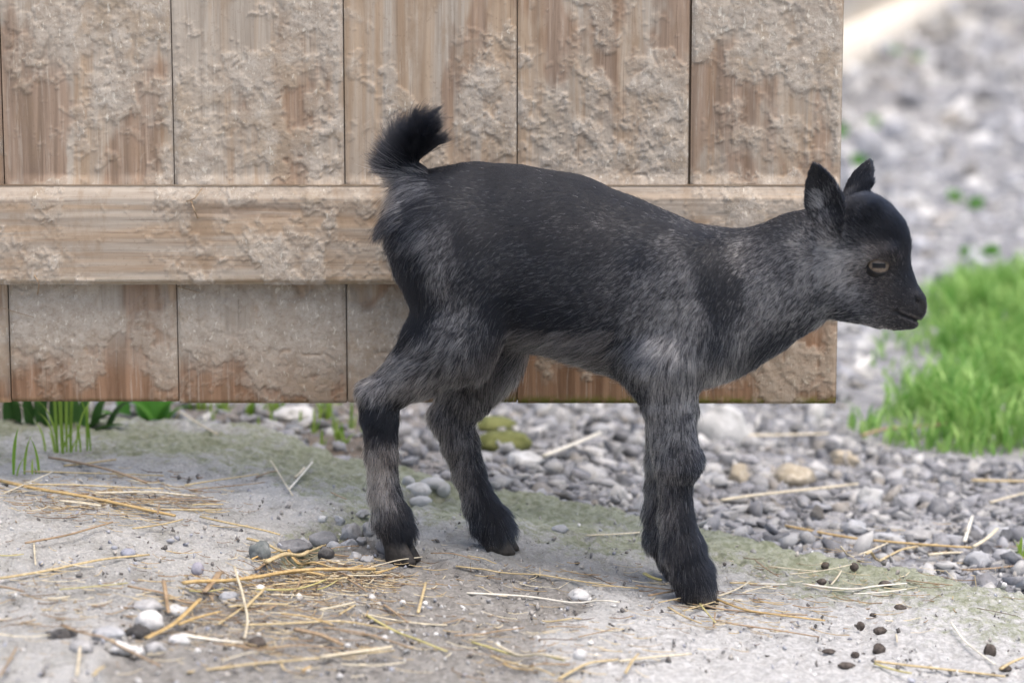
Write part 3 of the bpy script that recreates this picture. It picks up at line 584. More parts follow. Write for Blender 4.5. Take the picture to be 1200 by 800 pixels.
# ------------------------------------------------------------------ wooden door
DY = .145                                             # front face of the planks
door = empty('wooden_door', (-.10, DY + .012, .12)); tag(door, 'old wooden stable door crusted with dried mud behind the goat', 'door')
ZTOP = float(Wp(600, -25, DY)[2]); ZBOT = float(Wp(600, 472, DY)[2])
def pxd(px, py=250): return float(Wp(px, py, DY)[0])
seams = [pxd(-420), pxd(-205), pxd(1.5, 100), pxd(204, 200), pxd(404, 200), pxd(606, 200), pxd(809.5, 100), pxd(985, 240)]
ZB1 = float(Wp(600, 219, DY - .02)[2]); ZB0 = float(Wp(600, 334, DY - .02)[2])
def board(name, x0, x1, z0, z1, yfront, thick, mat, step, prof=None, zfine=None, batten=False, parent=door, seed=0):
    xs = np.linspace(x0, x1, max(2, int((x1 - x0)/step) + 1))
    zf = min(z1, zfine or z1); zs = np.linspace(z0, zf, max(2, int((zf - z0)/step) + 1))
    if z1 > zf + .01: zs = np.concatenate([zs, np.linspace(zf, z1, 24)[1:]])
    X, Z = np.meshgrid(xs, zs, indexing='ij')
    pxs, pys = to_px(np.stack([X, np.full_like(X, yfront), Z], -1))
    # dried mud: thick flakes with sharp rims over thin smears
    wx = X + .006*(fbm(X*60, Z*60, seed + 1, 3) - .5); wz = Z + .006*(fbm(X*60, Z*60, seed + 2, 3) - .5)
    big = fbm(wx*9 + 3*seed, wz*8, 3, 3, .5)
    bias = .04*sst(90, 200, pys) - .06*sst(640, 900, pxs)*sst(200, 60, pys) + .10*sst(195, 219, pys)*(not batten) + .12*np.exp(-((pxs - 130)/80)**2 - ((pys - 95)/50)**2) + .10*np.exp(-((pxs - 330)/60)**2 - ((pys - 15)/25)**2) + .08*np.exp(-((pxs - 640)/60)**2 - ((pys - 90)/70)**2) - .10*np.exp(-((pxs - 290)/40)**2 - ((pys - 40)/22)**2)
    if not batten: bias = bias + .10*sst(330, 345, pys)*sst(440, 400, pys) - .16*sst(425, 464, pys + 50*(fbm(X*14, Z*14, 13, 3) - .5)) - .24*sst(480, 560, pxs)*sst(360, 400, pys)
    else: bias = bias + .02 - .02*sst(600, 850, pxs)
    dens = big + bias                                                     # how heavily a place is caked
    fk = .6*fbm(wx*42, wz*36, seed + 7, 6, .62) + .4*fbm(wx*120, wz*95, seed + 3, 5, .65)
    fine_n = fbm(X*260, Z*210, 5, 4, .65)
    q1 = fbm(wx*30 + 5, wz*26, seed + 7, 6, .58); q2 = fbm(wx*58, wz*50 + 3, seed + 3, 6, .6); q3 = fbm(wx*115 + 9, wz*100, seed + 10, 5, .62)
    k_ = (dens - .5)*.9
    f1 = sst(.555, .563, q1 + k_ + .04*(fine_n - .5)); f2 = sst(.575, .583, q2 + k_ + .04*(fine_n - .5)); f3 = sst(.585, .595, q3 + k_*.8)
    thin = sst(.42, .54, .6*q1 + .4*q2 + k_ + .06*(fine_n - .5))
    til = fbm(wx*34, wz*34, seed + 9, 3); rough = fbm(wx*230, wz*230, 6, 3)
    crk = sst(.91, .97, ridge(wx*36, wz*32, seed + 12, 2))*np.maximum(f1, f2); thick_m = np.maximum(f1, f2)
    hgt = thin*.0003*rough + f1*(.0004 + .0013*til) + f2*(.0005 + .0006*til) + f3*.0006 + thick_m*.0005*(rough - .4) - crk*.0013
    hgt = hgt*.78
    tone_v = fbm(wx*24, wz*20, seed + 14, 3)
    crust = np.clip(.42*thin + (.30 + .35*tone_v)*f1 + .22*f2 + .20*f3, 0, 1)*(1 - .6*crk)
    if not batten: hgt = hgt + sst(203, 219, pys)*sst(226, 219, pys)*.006*fbm(X*70, Z*50, 9, 4)
    # rounded board edges
    ed = np.minimum(X - x0, x1 - X); hgt = hgt*sst(0, .004, ed) - .0011*np.clip(1 - ed/.0018, 0, 1)**2
    if not batten:
        hgt = hgt - .0025*np.clip(1 - (Z - z0)/.003, 0, 1)**2
        gr = fbm(X*180, Z*6, 8, 3); hgt = hgt + (gr - .5)*.0007*(1 - thick_m)
    else:
        gr = fbm(X*6, Z*220, 8, 3); spl = np.exp(-((pxs - 265)/75)**2 - ((pys - 246)/9)**2); hgt = hgt + (gr - .5)*(.0008 + .004*spl)*(1 - .7*thick_m); crust = crust*(1 - .8*spl)
    Yv = yfront - hgt + (prof(Z) if prof else 0)
    nx, nz = X.shape
    Xc = X.copy(); Zc = Z.copy()
    V = np.stack([Xc, Yv, Zc], -1).reshape(-1, 3)
    brown = np.clip(sst(385, 455, pys + 46*(fbm(X*9, Z*9, 10, 4) - .5)*2)*1.0 + .85*sst(470, 560, pxs)*sst(335, 372, pys), 0, 1) if not batten else .12*fbm(X*9, Z*9, 10, 3) + (.35*np.exp(-((pxs - 275)/75)**2 - ((pys - 246)/10)**2))
    tanp = .62*sst(.52, .60, fbm(X*22, Z*8, 12, 5))*sst(.62, .50, dens) if not batten else 0
    brown = np.maximum(brown, tanp)
    alg = sst(.010, .001, Z - z0)*sst(520, 640, pxs)*1.2 + .4*sst(.006, 0, Z - z0) if not batten else 0*X + .25*sst(.01, .0, Z - z0)
    # closed back and sides
    bi = np.concatenate([np.arange(nx)*nz, (nx - 1)*nz + np.arange(1, nz), (np.arange(nx - 1)[::-1])*nz + nz - 1, np.arange(1, nz - 1)[::-1]])
    Vb = V[bi].copy(); Vb[:, 1] = yfront + thick; n0 = len(V); nb = len(bi); j = np.arange(nb)
    side = np.stack([bi, n0 + j, n0 + np.roll(j, -1), np.roll(bi, -1)], -1)
    back = (n0 + j)[None]
    at = {k: np.concatenate([np.broadcast_to(a, X.shape).ravel(), np.broadcast_to(a, X.shape).ravel()[bi]]) for k, a in dict(crust=crust, brown=brown, algae=np.clip(alg, 0, 1)).items()}
    off = np.array(parent.location)
    me = mesh_np(name, np.concatenate([V, Vb]) - off, [grid_faces(nx, nz)[:, :], side[:, ::-1], back], mat, attrs=at)
    return obj(name, me, parent)
for i, (a, b) in enumerate(zip(seams[:-1], seams[1:])):
    gapr = .0009 if i != 5 else .0021
    vis = i >= 2
    board('plank', a + .0006, b - gapr + .0006, ZBOT + [0, 0, .0008, -.0004, .0, -.0006, -.0012][i], 1.05, DY + [0, 0, .0005, -.0006, .0004, -.0004, .0012][i], .024, M['wood'], .0014 if vis else .006, zfine=ZTOP if vis else None, seed=i)
for a in seams[1:-1]: board('tongue', a - .012, a + .012, ZBOT + .0004, 1.04, DY + .007, .006, M['wood'], .02)
prof = lambda z: .0065*np.clip((z - (ZB1 - .010))/.010, 0, 1) + .004*np.clip(((ZB0 + .004) - z)/.004, 0, 1)
XB1 = pxd(958)
board('batten', pxd(-415), XB1, ZB0, ZB1, DY - .021, .0205, M['woodh'], .0014, prof=prof, batten=True, seed=2)
board('batten', pxd(-415), XB1, .83, .91, DY - .021, .0205, M['woodh'], .008, batten=True, seed=4)
def curl(pts, wd):
    P3 = np.array([Wp(a, b, DY - y) for a, b, y in pts]); L = smooth_line(P3, 10); V, f = tube(L - np.array(door.location), wd, .5, 5, .7)
    obj('stuck_straw', mesh_np('stuck_straw', V, f, M['brown']), door)
curl([(219, 236, .024), (228, 233, .027), (237, 221, .021)], .0011); curl([(224, 236, .023), (228, 247, .027), (232, 256, .022)], .0010)
curl([(40, 322, .021), (46, 332, .026), (44, 345, .012)], .0008); curl([(205, 335, .005), (235, 343, .004)], .0007); curl([(0, 360, .006), (40, 372, .004)], .0007); curl([(855, 224, .012), (900, 232, .012), (930, 228, .010)], .0007)
# post that carries the door, left of the frame
post = empty('door_post', (seams[0] - .055, DY + .03, 0)); tag(post, 'square wooden post carrying the old stable door', 'post')
pz = float(gz(seams[0] - .055, DY + .03))
def boxm(name, lo, hi, mat, parent, off, bev=.004):
    b = bmesh.new(); bmesh.ops.create_cube(b, size=1)
    for v in b.verts: v.co = Vector([(lo[i] + hi[i])/2 + v.co[i]*(hi[i] - lo[i]) - off[i] for i in range(3)])
    bmesh.ops.bevel(b, geom=b.edges[:], offset=bev, segments=2, affect='EDGES', profile=.5)
    me = bpy.data.meshes.new(name); b.to_mesh(me); b.free(); me.materials.append(mat); return obj(name, me, parent)
boxm('shaft', (seams[0] - .105, DY - .02, pz - .05), (seams[0] - .004, DY + .08, 1.25), M['wood'], post, post.location)
for zc in (.25, .85): boxm('hinge', (seams[0] - .06, DY - .048, zc - .02), (seams[0] + .02, DY - .0415, zc + .02), M['hoof'], post, post.location, .002)

# ------------------------------------------------------------------ far building
wa = Gp(985, 88); wb = Gp(1140, -2)
wd = (wb - wa)[:2]; wl = np.linalg.norm(wd); wd /= wl; nrm = np.array([wd[1], -wd[0]])
bld = empty('building_wall', (wa[0], wa[1], -.03)); tag(bld, 'white plastered building wall far behind the gravel yard', 'wall')
def wallpiece(name, s0, s1, z0, z1, th, mat, out=0):
    A = wa[:2] + wd*s0 + nrm*out; B = wa[:2] + wd*s1 + nrm*out; A2 = A - nrm*th; B2 = B - nrm*th
    V = np.array([(*A, z0), (*B, z0), (*B2, z0), (*A2, z0), (*A, z1), (*B, z1), (*B2, z1), (*A2, z1)]) - np.array(bld.location)
    f = np.array([(0, 1, 5, 4), (1, 2, 6, 5), (2, 3, 7, 6), (3, 0, 4, 7), (4, 5, 6, 7), (3, 2, 1, 0)])
    return obj(name, mesh_np(name, V, f, mat, smooth=False), bld)
wallpiece('wall', -1.6, wl*1.02, -.08, 3.2, .35, M['plaster'])
wallpiece('plinth', -1.6, wl*1.02 + .01, -.09, .10, .05, mat_simple('plinth', (.62, .56, .47), (.74, .69, .60), .9, 8), .03)

# ------------------------------------------------------------------ grass and weeds
def blade(base, tip, bulge, wdt, n=5, rnd=.5, fold=.25):
    base, tip, bulge = map(np.asarray, (base, tip, bulge)); t = np.linspace(0, 1, n)[:, None]
    c = base*(1 - t)**2 + 2*bulge*t*(1 - t) + tip*t*t; d = np.gradient(c, axis=0); s = np.cross(d, (0, .3, 1)); s = s/(np.linalg.norm(s, axis=1)[:, None] + 1e-9)
    w_ = wdt*.5*np.minimum(1, (1 - t)*2.2 + .04)*np.minimum(1, .6 + t*2)
    up = np.cross(s, d); up = up/(np.linalg.norm(up, axis=1)[:, None] + 1e-9)
    V = np.stack([c - s*w_ + up*w_*fold, c, c + s*w_ + up*w_*fold], 1).reshape(-1, 3)
    return V, grid_faces(n, 3), np.full(len(V), rnd)
def grass_patch():
    r = np.random.default_rng(13); Vs = []; Q = []; R = []; k = 0; n = 0
    gp = np.array(GRASS); lo, hi = gp.min(0), gp.max(0)
    A = r.uniform(lo, hi, (40000, 2)); A = A[A[:, 0] < (A[:, 1] + D)*.24]; A = A[in_poly(A[:, 0], A[:, 1], GRASS)][:9000]; ax_, ay_ = A.T
    DD = poly_dist(ax_, ay_, GRASS + GRASS[:1]); TF = fbm(ax_*16, ay_*16, 6, 3); ED = DD + .14*(fbm(ax_*9, ay_*9, 11, 3) - .5); GZ = gravel_z(ax_, ay_)
    for x, y, dd, tf, edge, z in zip(ax_, ay_, DD, TF, ED, GZ):
        if edge < .0 or r.random() > (.12 + .88*sst(.38, .55, tf))*min(1, .15 + edge/.12): continue
        h = (.006 + .062*tf)*r.uniform(.4, 1.5)*min(1, .35 + dd/.14); an = r.uniform(0, 2*math.pi); ln = h*r.uniform(.1, 1.1)
        bs = np.array([x, y, z]); tp = bs + (ln*math.cos(an), ln*math.sin(an), h); bu = bs + (ln*.15*math.cos(an), ln*.15*math.sin(an), h*.75)
        v, f, q_ = blade(bs, tp, bu, r.uniform(.003, .0062), 4, r.random()**.8); Vs.append(v); Q.append(f + k); R.append(q_); k += len(v)
    tag(obj('grass', mesh_np('grass', np.concatenate(Vs), np.concatenate(Q), M['grass'], attrs=dict(rnd=np.concatenate(R)))), 'bright green grass patch growing on the gravel beside the goat', 'grass', kind='stuff')
grass_patch()
def plant(name, px, py, label, cat, blades, mat, group=None):
    """blades: (dx_px, dy_px, height_px, lean_px, width_mm, bend)"""
    b0 = Gp(px, py); root = empty(name, tuple(b0)); tag(root, label, cat, group); s = mpp(b0[1]); r = np.random.default_rng(int(px*3 + py))
    for dx, dep, hp, lean, wm, bend in blades:
        bs = np.array([dx*s, dep*s, 0.]); bs[2] = float(gz(b0[0] + bs[0], b0[1] + bs[1])) - b0[2] - .002
        tp = bs + (lean*s, r.normal(0, .15)*hp*s, hp*s); bu = bs + (lean*s*bend*.4, 0, hp*s*(.6 + .6*abs(bend)))
        v, f, q_ = blade(bs, tp, bu, wm*.001, 9, r.random()); obj('blade' if wm < 9 else 'leaf', mesh_np('blade', v, f, M[mat], attrs=dict(rnd=q_)), root)
    return root
plant('grass_tuft', 74, 529, 'bright yellow green grass tuft growing through the concrete by the door', 'grass tuft',
      [(-7, 0, 105, -5, 3.2, .1), (-2, 4, 118, 0, 3.4, .1), (4, 2, 112, 3, 3.0, .1), (9, 0, 100, 8, 3.2, .1), (1, -4, 92, -10, 2.6, .1), (8, 4, 95, 12, 3.0, .2), (-6, 2, 64, -26, 3, .5), (-9, 0, 52, -20, 2.4, .4), (14, 6, 70, 30, 2.6, .4), (27, 10, 70, 2, 2.6, .2), (31, 10, 74, -16, 2.2, .3), (-22, 6, 40, -14, 2.6, .3), (10, -4, 24, 18, 2.2, .5), (20, 4, 40, -6, 2.2, .3), (-12, 8, 26, -6, 2.4, .2), (0, -6, 34, 26, 2.2, .6)], 'tuft')
plant('grass_tuft', 16, 556, 'thin arching grass blades beside the bright tuft', 'grass tuft', [(0, 0, 62, 10, 3, .1), (26, 4, 12, -4, 2.2, .4), (29, 6, 50, -12, 3, .2), (4, -2, 30, 22, 2.2, .5), (22, 0, 24, 2, 1.8, .2), (12, 4, 56, 14, 2.6, .2)], 'tuft')
plant('broad_leaved_weed', 178, 494, 'broad leaved green weed growing under the door edge', 'weed', [(0, 0, 26, -40, 22, 1.0), (4, 6, 30, 46, 24, 1.1), (-10, 8, 44, -20, 20, .6), (12, 10, 42, 24, 22, .7), (-2, 14, 50, 2, 18, .4), (-30, 4, 12, -46, 14, 1.3), (16, 0, 20, 34, 12, 1.0), (-34, 12, 44, -16, 18, .6)], 'bleaf')
plant('dark_weed', 100, 505, 'dark green leafy weed behind the bright grass tuft', 'weed', [(0, 10, 20, 44, 11, 1.2), (6, 4, 8, 46, 10, 1.8), (-30, 20, 46, -22, 13, .6), (-50, 20, 40, -24, 13, .8), (-20, 20, 50, 10, 13, .5), (-70, 24, 44, -10, 13, .5), (-40, 24, 52, 8, 12, .5), (-84, 26, 46, -18, 13, .6), (8, 16, 40, 24, 12, .8), (-64, 14, 30, -24, 11, .9), (-95, 26, 40, 8, 13, .5), (24, 16, 36, 40, 11, .9), (-8, 24, 54, 22, 13, .5), (-58, 30, 56, 8, 13, .4), (-28, 32, 56, -8, 13, .4), (-110, 20, 36, -10, 13, .7)], 'dleaf')
g = 'thin green shoots along the back edge of the slab'
for px, py, hh in [(303, 512, 30), (368, 508, 36), (247, 492, 30), (377, 522, 24), (395, 514, 30), (318, 500, 26), (412, 502, 40), (352, 498, 22), (391, 505, 24)]:
    plant('grass_shoot', px, py, 'thin green shoot at the back edge of the slab', 'shoot', [(0, 0, hh, 1, 3.0, .1), (3, 2, hh*.55, 6, 2.2, .3), (-2, 0, hh*.4, -5, 2, .3)], 'tuft', g)
g = 'grass tufts on the soil under the door'
for px, py in [(262, 484), (298, 488), (322, 482), (382, 492), (404, 520), (430, 512), (232, 480), (390, 478)]:
    plant('grass_tuft', px, py, 'small blurred grass tuft on the soil under the door', 'grass tuft', [(random.uniform(-9, 9), random.uniform(-4, 8), random.uniform(14, 34), random.uniform(-14, 14), random.uniform(2.4, 4.5), random.uniform(.1, .6)) for _ in range(9)], 'tuft', g)
plant('small_weed', 1196, 655, 'small yellow green weed at the end of the slab edge', 'weed', [(0, 0, 26, -10, 4, .4), (4, 2, 30, 8, 4, .3), (-6, 0, 16, -14, 3.6, .6), (6, -2, 18, 14, 4, .6), (0, 4, 32, 0, 3.4, .2), (10, 0, 24, 4, 4, .3), (-3, -3, 14, -4, 3, .4)], 'tuft')
g = 'little green weeds in the far gravel'
for px, py in [(1145, 245), (1118, 236), (1008, 195), (1022, 150), (1075, 75), (985, 160), (1050, 68), (1135, 300), (1160, 300)]:
    plant('gravel_weed', px, py, 'little blurred green weed in the far gravel', 'weed', [(random.uniform(-6, 6), random.uniform(-6, 6), random.uniform(8, 16), random.uniform(-8, 8), 14, .5) for _ in range(9)], 'bleaf', g)

# ================================================================== THE GOAT KID
def Yc(px): return float(np.interp(px, [380, 450, 820, 950, 1000, 1090], [.057, .045, -.018, -.040, -.050, -.080]))
VOX = .0017
BLO = np.array([-.150, -.125, -.02]); BHI = np.array([.355, .145, .405])
NV = np.ceil((BHI - BLO)/VOX).astype(int) + 1
SD = np.full(NV, .05, np.float32)
AX = [BLO[i] + np.arange(NV[i])*VOX for i in range(3)]
def _win(lo, hi):
    a = np.clip(((lo - BLO)/VOX).astype(int), 0, NV - 1); b = np.clip(((hi - BLO)/VOX).astype(int) + 2, 1, NV)
    sl = tuple(slice(int(i), int(j)) for i, j in zip(a, b))
    g = np.meshgrid(*[AX[i][sl[i]] for i in range(3)], indexing='ij'); return sl, np.stack(g, -1).astype(np.float32)
def smin(a, b, k):
    h = np.maximum(k - np.abs(a - b), 0)/k; return np.minimum(a, b) - h*h*k*.25
LAT = np.array([math.sin(rad(14)), math.cos(rad(14)), 0]); LATH = np.array([math.sin(rad(20)), math.cos(rad(20)), 0])
def cone(a, ra, b, rb, k=.012, wl=1.0, lat=LAT, sub=False):
    a = np.asarray(a, float); b = np.asarray(b, float); m = max(ra, rb)*max(1, wl) + k + .006
    sl, p = _win(np.minimum(a, b) - m, np.maximum(a, b) + m); ba = b - a; L2 = float(ba @ ba) + 1e-12
    t = np.clip(((p - a) @ ba)/L2, 0, 1); q = p - a - t[..., None]*ba
    if wl != 1.0:
        ql = q @ lat; q = q + (ql*(1/wl - 1))[..., None]*lat
    d = np.linalg.norm(q, axis=-1) - (ra + t*(rb - ra))
    if wl < 1: d = d*min(1, wl + .15)
    SD[sl] = np.maximum(SD[sl], -d) if sub and k == 0 else (-smin(-SD[sl], d, k) if sub else smin(SD[sl], d.astype(np.float32), k))
def multi(cones, k, wl=1.0, lat=LAT):
    m = max(max(c[1], c[3]) for c in cones) + k + .006; pts = np.array([c[0] for c in cones] + [c[2] for c in cones])
    sl, p = _win(pts.min(0) - m, pts.max(0) + m); best = None
    for a, ra, b, rb in cones:
        ba = b - a; t = np.clip(((p - a) @ ba)/(float(ba @ ba) + 1e-12), 0, 1); q = p - a - t[..., None]*ba
        if wl != 1.0: q = q + ((q @ lat)*(1/wl - 1))[..., None]*lat
        d = np.linalg.norm(q, axis=-1) - (ra + t*(rb - ra)); d = d*min(1, wl + .15) if wl < 1 else d
        best = d if best is None else smin(best, d, .004)
    SD[sl] = smin(SD[sl], best.astype(np.float32), k)
def G3(px, py, off=0.0, Y=None):
    y = (Yc(px) if Y is None else Y) + off; return Wp(px, py, y)
def chain(pts, off=0.0, k=.012, wl=1.0, lat=LAT):
    """pts: (px, py, r_px[, extra depth])"""
    A = [G3(p[0], p[1], off + (p[3] if len(p) > 3 else 0)) for p in pts]; rs = [(p[2] + (2.5 if p[2] > 40 else 1.2))*mpp(a[1]) for p, a in zip(pts, A)]
    multi([(a, ra, b, rb) for a, ra, b, rb in zip(A[:-1], rs[:-1], A[1:], rs[1:])], k, wl, lat)
# trunk
chain([(525, 262, 62), (560, 276, 83), (600, 295, 99), (655, 309, 102), (705, 327, 99), (750, 348, 93), (790, 356, 86)], 0, .02, .70)
chain([(770, 345, 84), (815, 362, 80), (850, 352, 80), (882, 342, 71), (912, 329, 65), (942, 313, 62), (968, 303, 58)], 0, .02, .62)
chain([(812, 388, 42), (834, 394, 38)], 0, .016, .9)
# rump over the hips, both sides
for s in (-1, 1):
    chain([(520, 275, 56), (545, 300, 62)], s*.022, .02, .8)
    chain([(790, 330, 58), (808, 392, 46), (776, 425, 44)], s*.026, .016, .62)     # shoulder and upper arm
# near hind leg
chain([(522, 305, 58), (542, 372, 50), (528, 395, 50)], -.033, .014, .62)
chain([(530, 396, 48), (492, 430, 34), (448, 462, 20)], -.031, .012, .75)
chain([(444, 463, 20), (445, 486, 18.5), (447, 530, 15), (450, 575, 14.5), (458, 602, 17), (465, 618, 17)], -.031, .008)
chain([(430, 458, 8), (446, 480, 12)], -.031, .008)
# far hind leg
chain([(545, 320, 58), (568, 390, 50), (563, 415, 44)], .030, .014, .62)
chain([(563, 415, 42), (546, 455, 33), (530, 486, 22)], .030, .012, .8)
chain([(530, 486, 21), (538, 515, 18.5), (549, 552, 15), (562, 588, 15.5), (572, 606, 18), (580, 618, 18)], .030, .008)
# near fore leg
chain([(778, 425, 42), (782, 465, 29), (788, 510, 23.5), (795, 541, 25.5), (792, 564, 17), (793, 602, 16.5), (800, 640, 20.5), (808, 664, 20), (813, 680, 20)], -.030, .010)
# far fore leg
chain([(780, 430, 40), (786, 470, 29), (786, 515, 24), (784, 541, 24), (778, 565, 18), (775, 598, 17), (779, 626, 20), (790, 645, 19), (796, 656, 19)], .030, .010)
# tail
TAIL = [(505, 225, 13), (484, 214, 12), (474, 196, 11), (480, 176, 10), (494, 160, 8), (507, 150, 5)]
chain(TAIL, 0, .010)
# head
def Hd(px, py, off=0.0): return G3(px, py, off)
HM = lambda r: r*mpp(-.055)
cone(Hd(985, 288), HM(52), Hd(1012, 281), HM(48), .008, .80, LATH)
cone(Hd(1012, 272), HM(40), Hd(1030, 281), HM(35), .003, .86, LATH)
cone(Hd(1030, 300), HM(36), Hd(1036, 325), HM(33), .006, .80, LATH)
cone(Hd(975, 315), HM(50), Hd(1000, 333), HM(41), .008, .72, LATH)
cone(Hd(1000, 335), HM(40), Hd(1034, 346), HM(39), .006, .66, LATH)
cone(Hd(1036, 338), HM(36), Hd(1058, 356), HM(26), .006, .70, LATH)
cone(Hd(1056, 352), HM(25), Hd(1066, 358), HM(19), .005, .86, LATH)
cone(Hd(1052, 371), HM(16), Hd(1066, 373), HM(13), .003, .86, LATH)      # lower lip
# brow ridge
for s in (-1, 1): cone(Hd(1018, 297, s*.0215), HM(9), Hd(1044, 298, s*.0175), HM(7), .010)
# horn bud swelling
for s in (-1, 1): cone(Hd(1012, 243, s*.012), HM(9), Hd(1014, 247, s*.012), HM(12), .012)
# eyes: lids over the ball, an almond opening
EYE = []
hf = np.array([math.cos(rad(20)), -math.sin(rad(20)), 0]); up = np.array([0, 0, 1.])
for s in (-1, 1):
    out = LATH*s + hf*.25 + up*.02; out /= np.linalg.norm(out)
    # march outwards from the head centre until the surface
    c0 = Hd(1030, 311)
    if s == 1: c0 = c0 + (LATH*.0)
    t = 0
    while t < .06:
        q = np.round((c0 + out*t - BLO)/VOX).astype(int)
        if SD[tuple(q)] > 0: break
        t += .0008
    if s == -1:
        # aim at the photographed eye: surface point on the camera ray through (1030,311)
        o = np.array([0, -D, H]); dr = Wp(1030, 311, 0) - o; dr /= np.linalg.norm(dr); tt = 2.0
        while tt < 2.6:
            q = np.round((o + dr*tt - BLO)/VOX).astype(int)
            if (q >= 0).all() and (q < NV).all() and SD[tuple(q)] < 0: break
            tt += .0005
        surf = o + dr*tt; ofs = surf - Hd(1030, 311)
    else:
        ofs_l = ofs @ LATH; surf = Hd(1030, 311) + ofs - 2*ofs_l*LATH
    ec = surf - out*.0080; EYE.append((ec, out))
    cone(ec, .0116, ec, .0116, .005)
for ec, out in EYE:
    fw = hf - out*(hf @ out); fw /= np.linalg.norm(fw); fw = fw*.985 - up*.12; fw /= np.linalg.norm(fw); u2 = np.cross(out, fw); u2 /= np.linalg.norm(u2)
    sl, p = _win(ec - .02, ec + .02); q = p - ec
    a = q @ fw; b = q @ u2; c = q @ out
    d = (np.sqrt((a/.0090)**2 + (b/.0051)**2) - 1)*.0051; d = np.maximum(d, -(c - .001))
    SD[sl] = np.maximum(SD[sl], -d)
# nostrils and mouth line, cut a few millimetres into the surface
def carve(lo, hi, dist, depth, side=None):
    sl, p = _win(lo, hi); px, py = to_px(p); d = dist(px, py)
    if side is not None: d = np.where(np.abs((p - Hd(1070, 360)) @ LATH) > side, d, 9.0)
    SD[sl] = np.maximum(SD[sl], np.minimum(-d*mpp(-.06), SD[sl] + depth)).astype(np.float32)
hlo, hhi = Hd(1040, 395) - .04, Hd(1092, 345) + .04
mouth = [(1047, 363), (1056, 368.5), (1068, 373), (1080, 377.5), (1092, 382)]
carve(hlo, hhi, lambda x, y: poly_dist(x, y, mouth) - 1.7, .0035)
carve(hlo, hhi, lambda x, y: poly_dist(x, y, [(1075, 352), (1079, 357), (1080.5, 363)]) - 3.0, .0060, .0045)
# ears: cupped leaves
def ear(base, tip, face, wmax, th=.0015, cup=16.0):
    base = np.asarray(base); tip = np.asarray(tip); ax = tip - base; L = np.linalg.norm(ax); ax = ax/L
    fn = np.asarray(face, float); fn = fn - ax*(fn @ ax); fn /= np.linalg.norm(fn); sd_ = np.cross(ax, fn)
    m = L*.25 + wmax + .01; sl, p = _win(np.minimum(base, tip) - m, np.maximum(base, tip) + m); q = p - base
    u = (q @ ax)/L; v = q @ sd_; w_ = q @ fn
    uc = np.clip(u, 0, 1); hw = wmax*np.interp(uc, [0, .12, .3, .5, .7, .85, .95, 1], [.42, .66, .95, 1, .78, .46, .20, .03])
    w0 = cup*v*v*np.interp(uc, [0, .3, 1], [2.2, 1.2, .5]) - .004*np.sin(uc*math.pi)
    d = np.maximum(np.maximum((np.abs(w_ - w0) - th)*.8, (np.abs(v) - hw)*.7), np.maximum(-u - .05, u - 1)*L)
    SD[sl] = smin(SD[sl], d.astype(np.float32), .0035)
ear(Hd(975, 276, -.030), Hd(953, 189, -.042), (-.25, -1, .02), HM(23))
ear(Hd(997, 243, .024), Hd(1021, 187, .046), (.75, .45, .1), HM(24))
cone(Hd(974, 274, -.024), HM(13), Hd(972, 262, -.028), HM(9), .008); cone(Hd(992, 246, .020), HM(13), Hd(996, 236, .026), HM(9), .008)

def surface_nets(D_, lo, h):
    ins = D_ < 0; nx, ny, nz = D_.shape
    cnt = np.zeros((nx - 1, ny - 1, nz - 1), np.int8); cor = [(i, j, k) for i in (0, 1) for j in (0, 1) for k in (0, 1)]
    for i, j, k in cor: cnt += ins[i:nx - 1 + i, j:ny - 1 + j, k:nz - 1 + k]
    act = (cnt > 0) & (cnt < 8); I = np.argwhere(act); vid = np.full(act.shape, -1, np.int32); vid[act] = np.arange(len(I))
    dv = {c: D_[I[:, 0] + c[0], I[:, 1] + c[1], I[:, 2] + c[2]] for c in cor}
    acc = np.zeros((len(I), 3)); n = np.zeros(len(I))
    for c in cor:
        for ax in range(3):
            if c[ax]: continue
            e = list(c); e[ax] = 1; e = tuple(e); a, b = dv[c], dv[e]; m = (a < 0) != (b < 0); t = np.where(m, a/np.where(m, a - b, 1), 0)
            pt = np.array(c, float)[None].repeat(len(I), 0); pt[:, ax] += t; acc[m] += pt[m]; n[m] += 1
    V = lo + (I + acc/n[:, None])*h; Q = []
    for ax in range(3):
        s0 = [slice(None)]*3; s1 = [slice(None)]*3; s0[ax] = slice(0, -1); s1[ax] = slice(1, None)
        A = ins[tuple(s0)]; B = ins[tuple(s1)]; E = np.argwhere(A != B); o1, o2 = [(1, 2), (2, 0), (0, 1)][ax]
        E = E[(E[:, o1] > 0) & (E[:, o2] > 0) & (E[:, o1] < D_.shape[o1] - 1) & (E[:, o2] < D_.shape[o2] - 1)]
        fl = A[tuple(E.T)]; qs = []
        for d1, d2 in ((-1, -1), (0, -1), (0, 0), (-1, 0)):
            e = E.copy(); e[:, o1] += d1; e[:, o2] += d2; qs.append(vid[tuple(e.T)])
        q = np.stack(qs, -1); q[~fl] = q[~fl][:, ::-1]; Q.append(q)
    return V, np.concatenate(Q)
GV, GQ = surface_nets(SD, BLO, VOX)
# drop stray islands
par = np.arange(len(GV))
ed = np.concatenate([GQ[:, [0, 1]], GQ[:, [1, 2]], GQ[:, [2, 3]], GQ[:, [3, 0]]])
for _ in range(400):
    m = np.minimum(par[ed[:, 0]], par[ed[:, 1]]); old = par.copy(); np.minimum.at(par, ed[:, 0], m); np.minimum.at(par, ed[:, 1], m); par = par[par]
    if (par == old).all(): break
rootc = np.bincount(par).argmax(); kq = par[GQ[:, 0]] == rootc; GQ = GQ[kq]; us = np.unique(GQ); rm = np.zeros(len(GV), int); rm[us] = np.arange(len(us)); GV = GV[us]; GQ = rm[GQ]
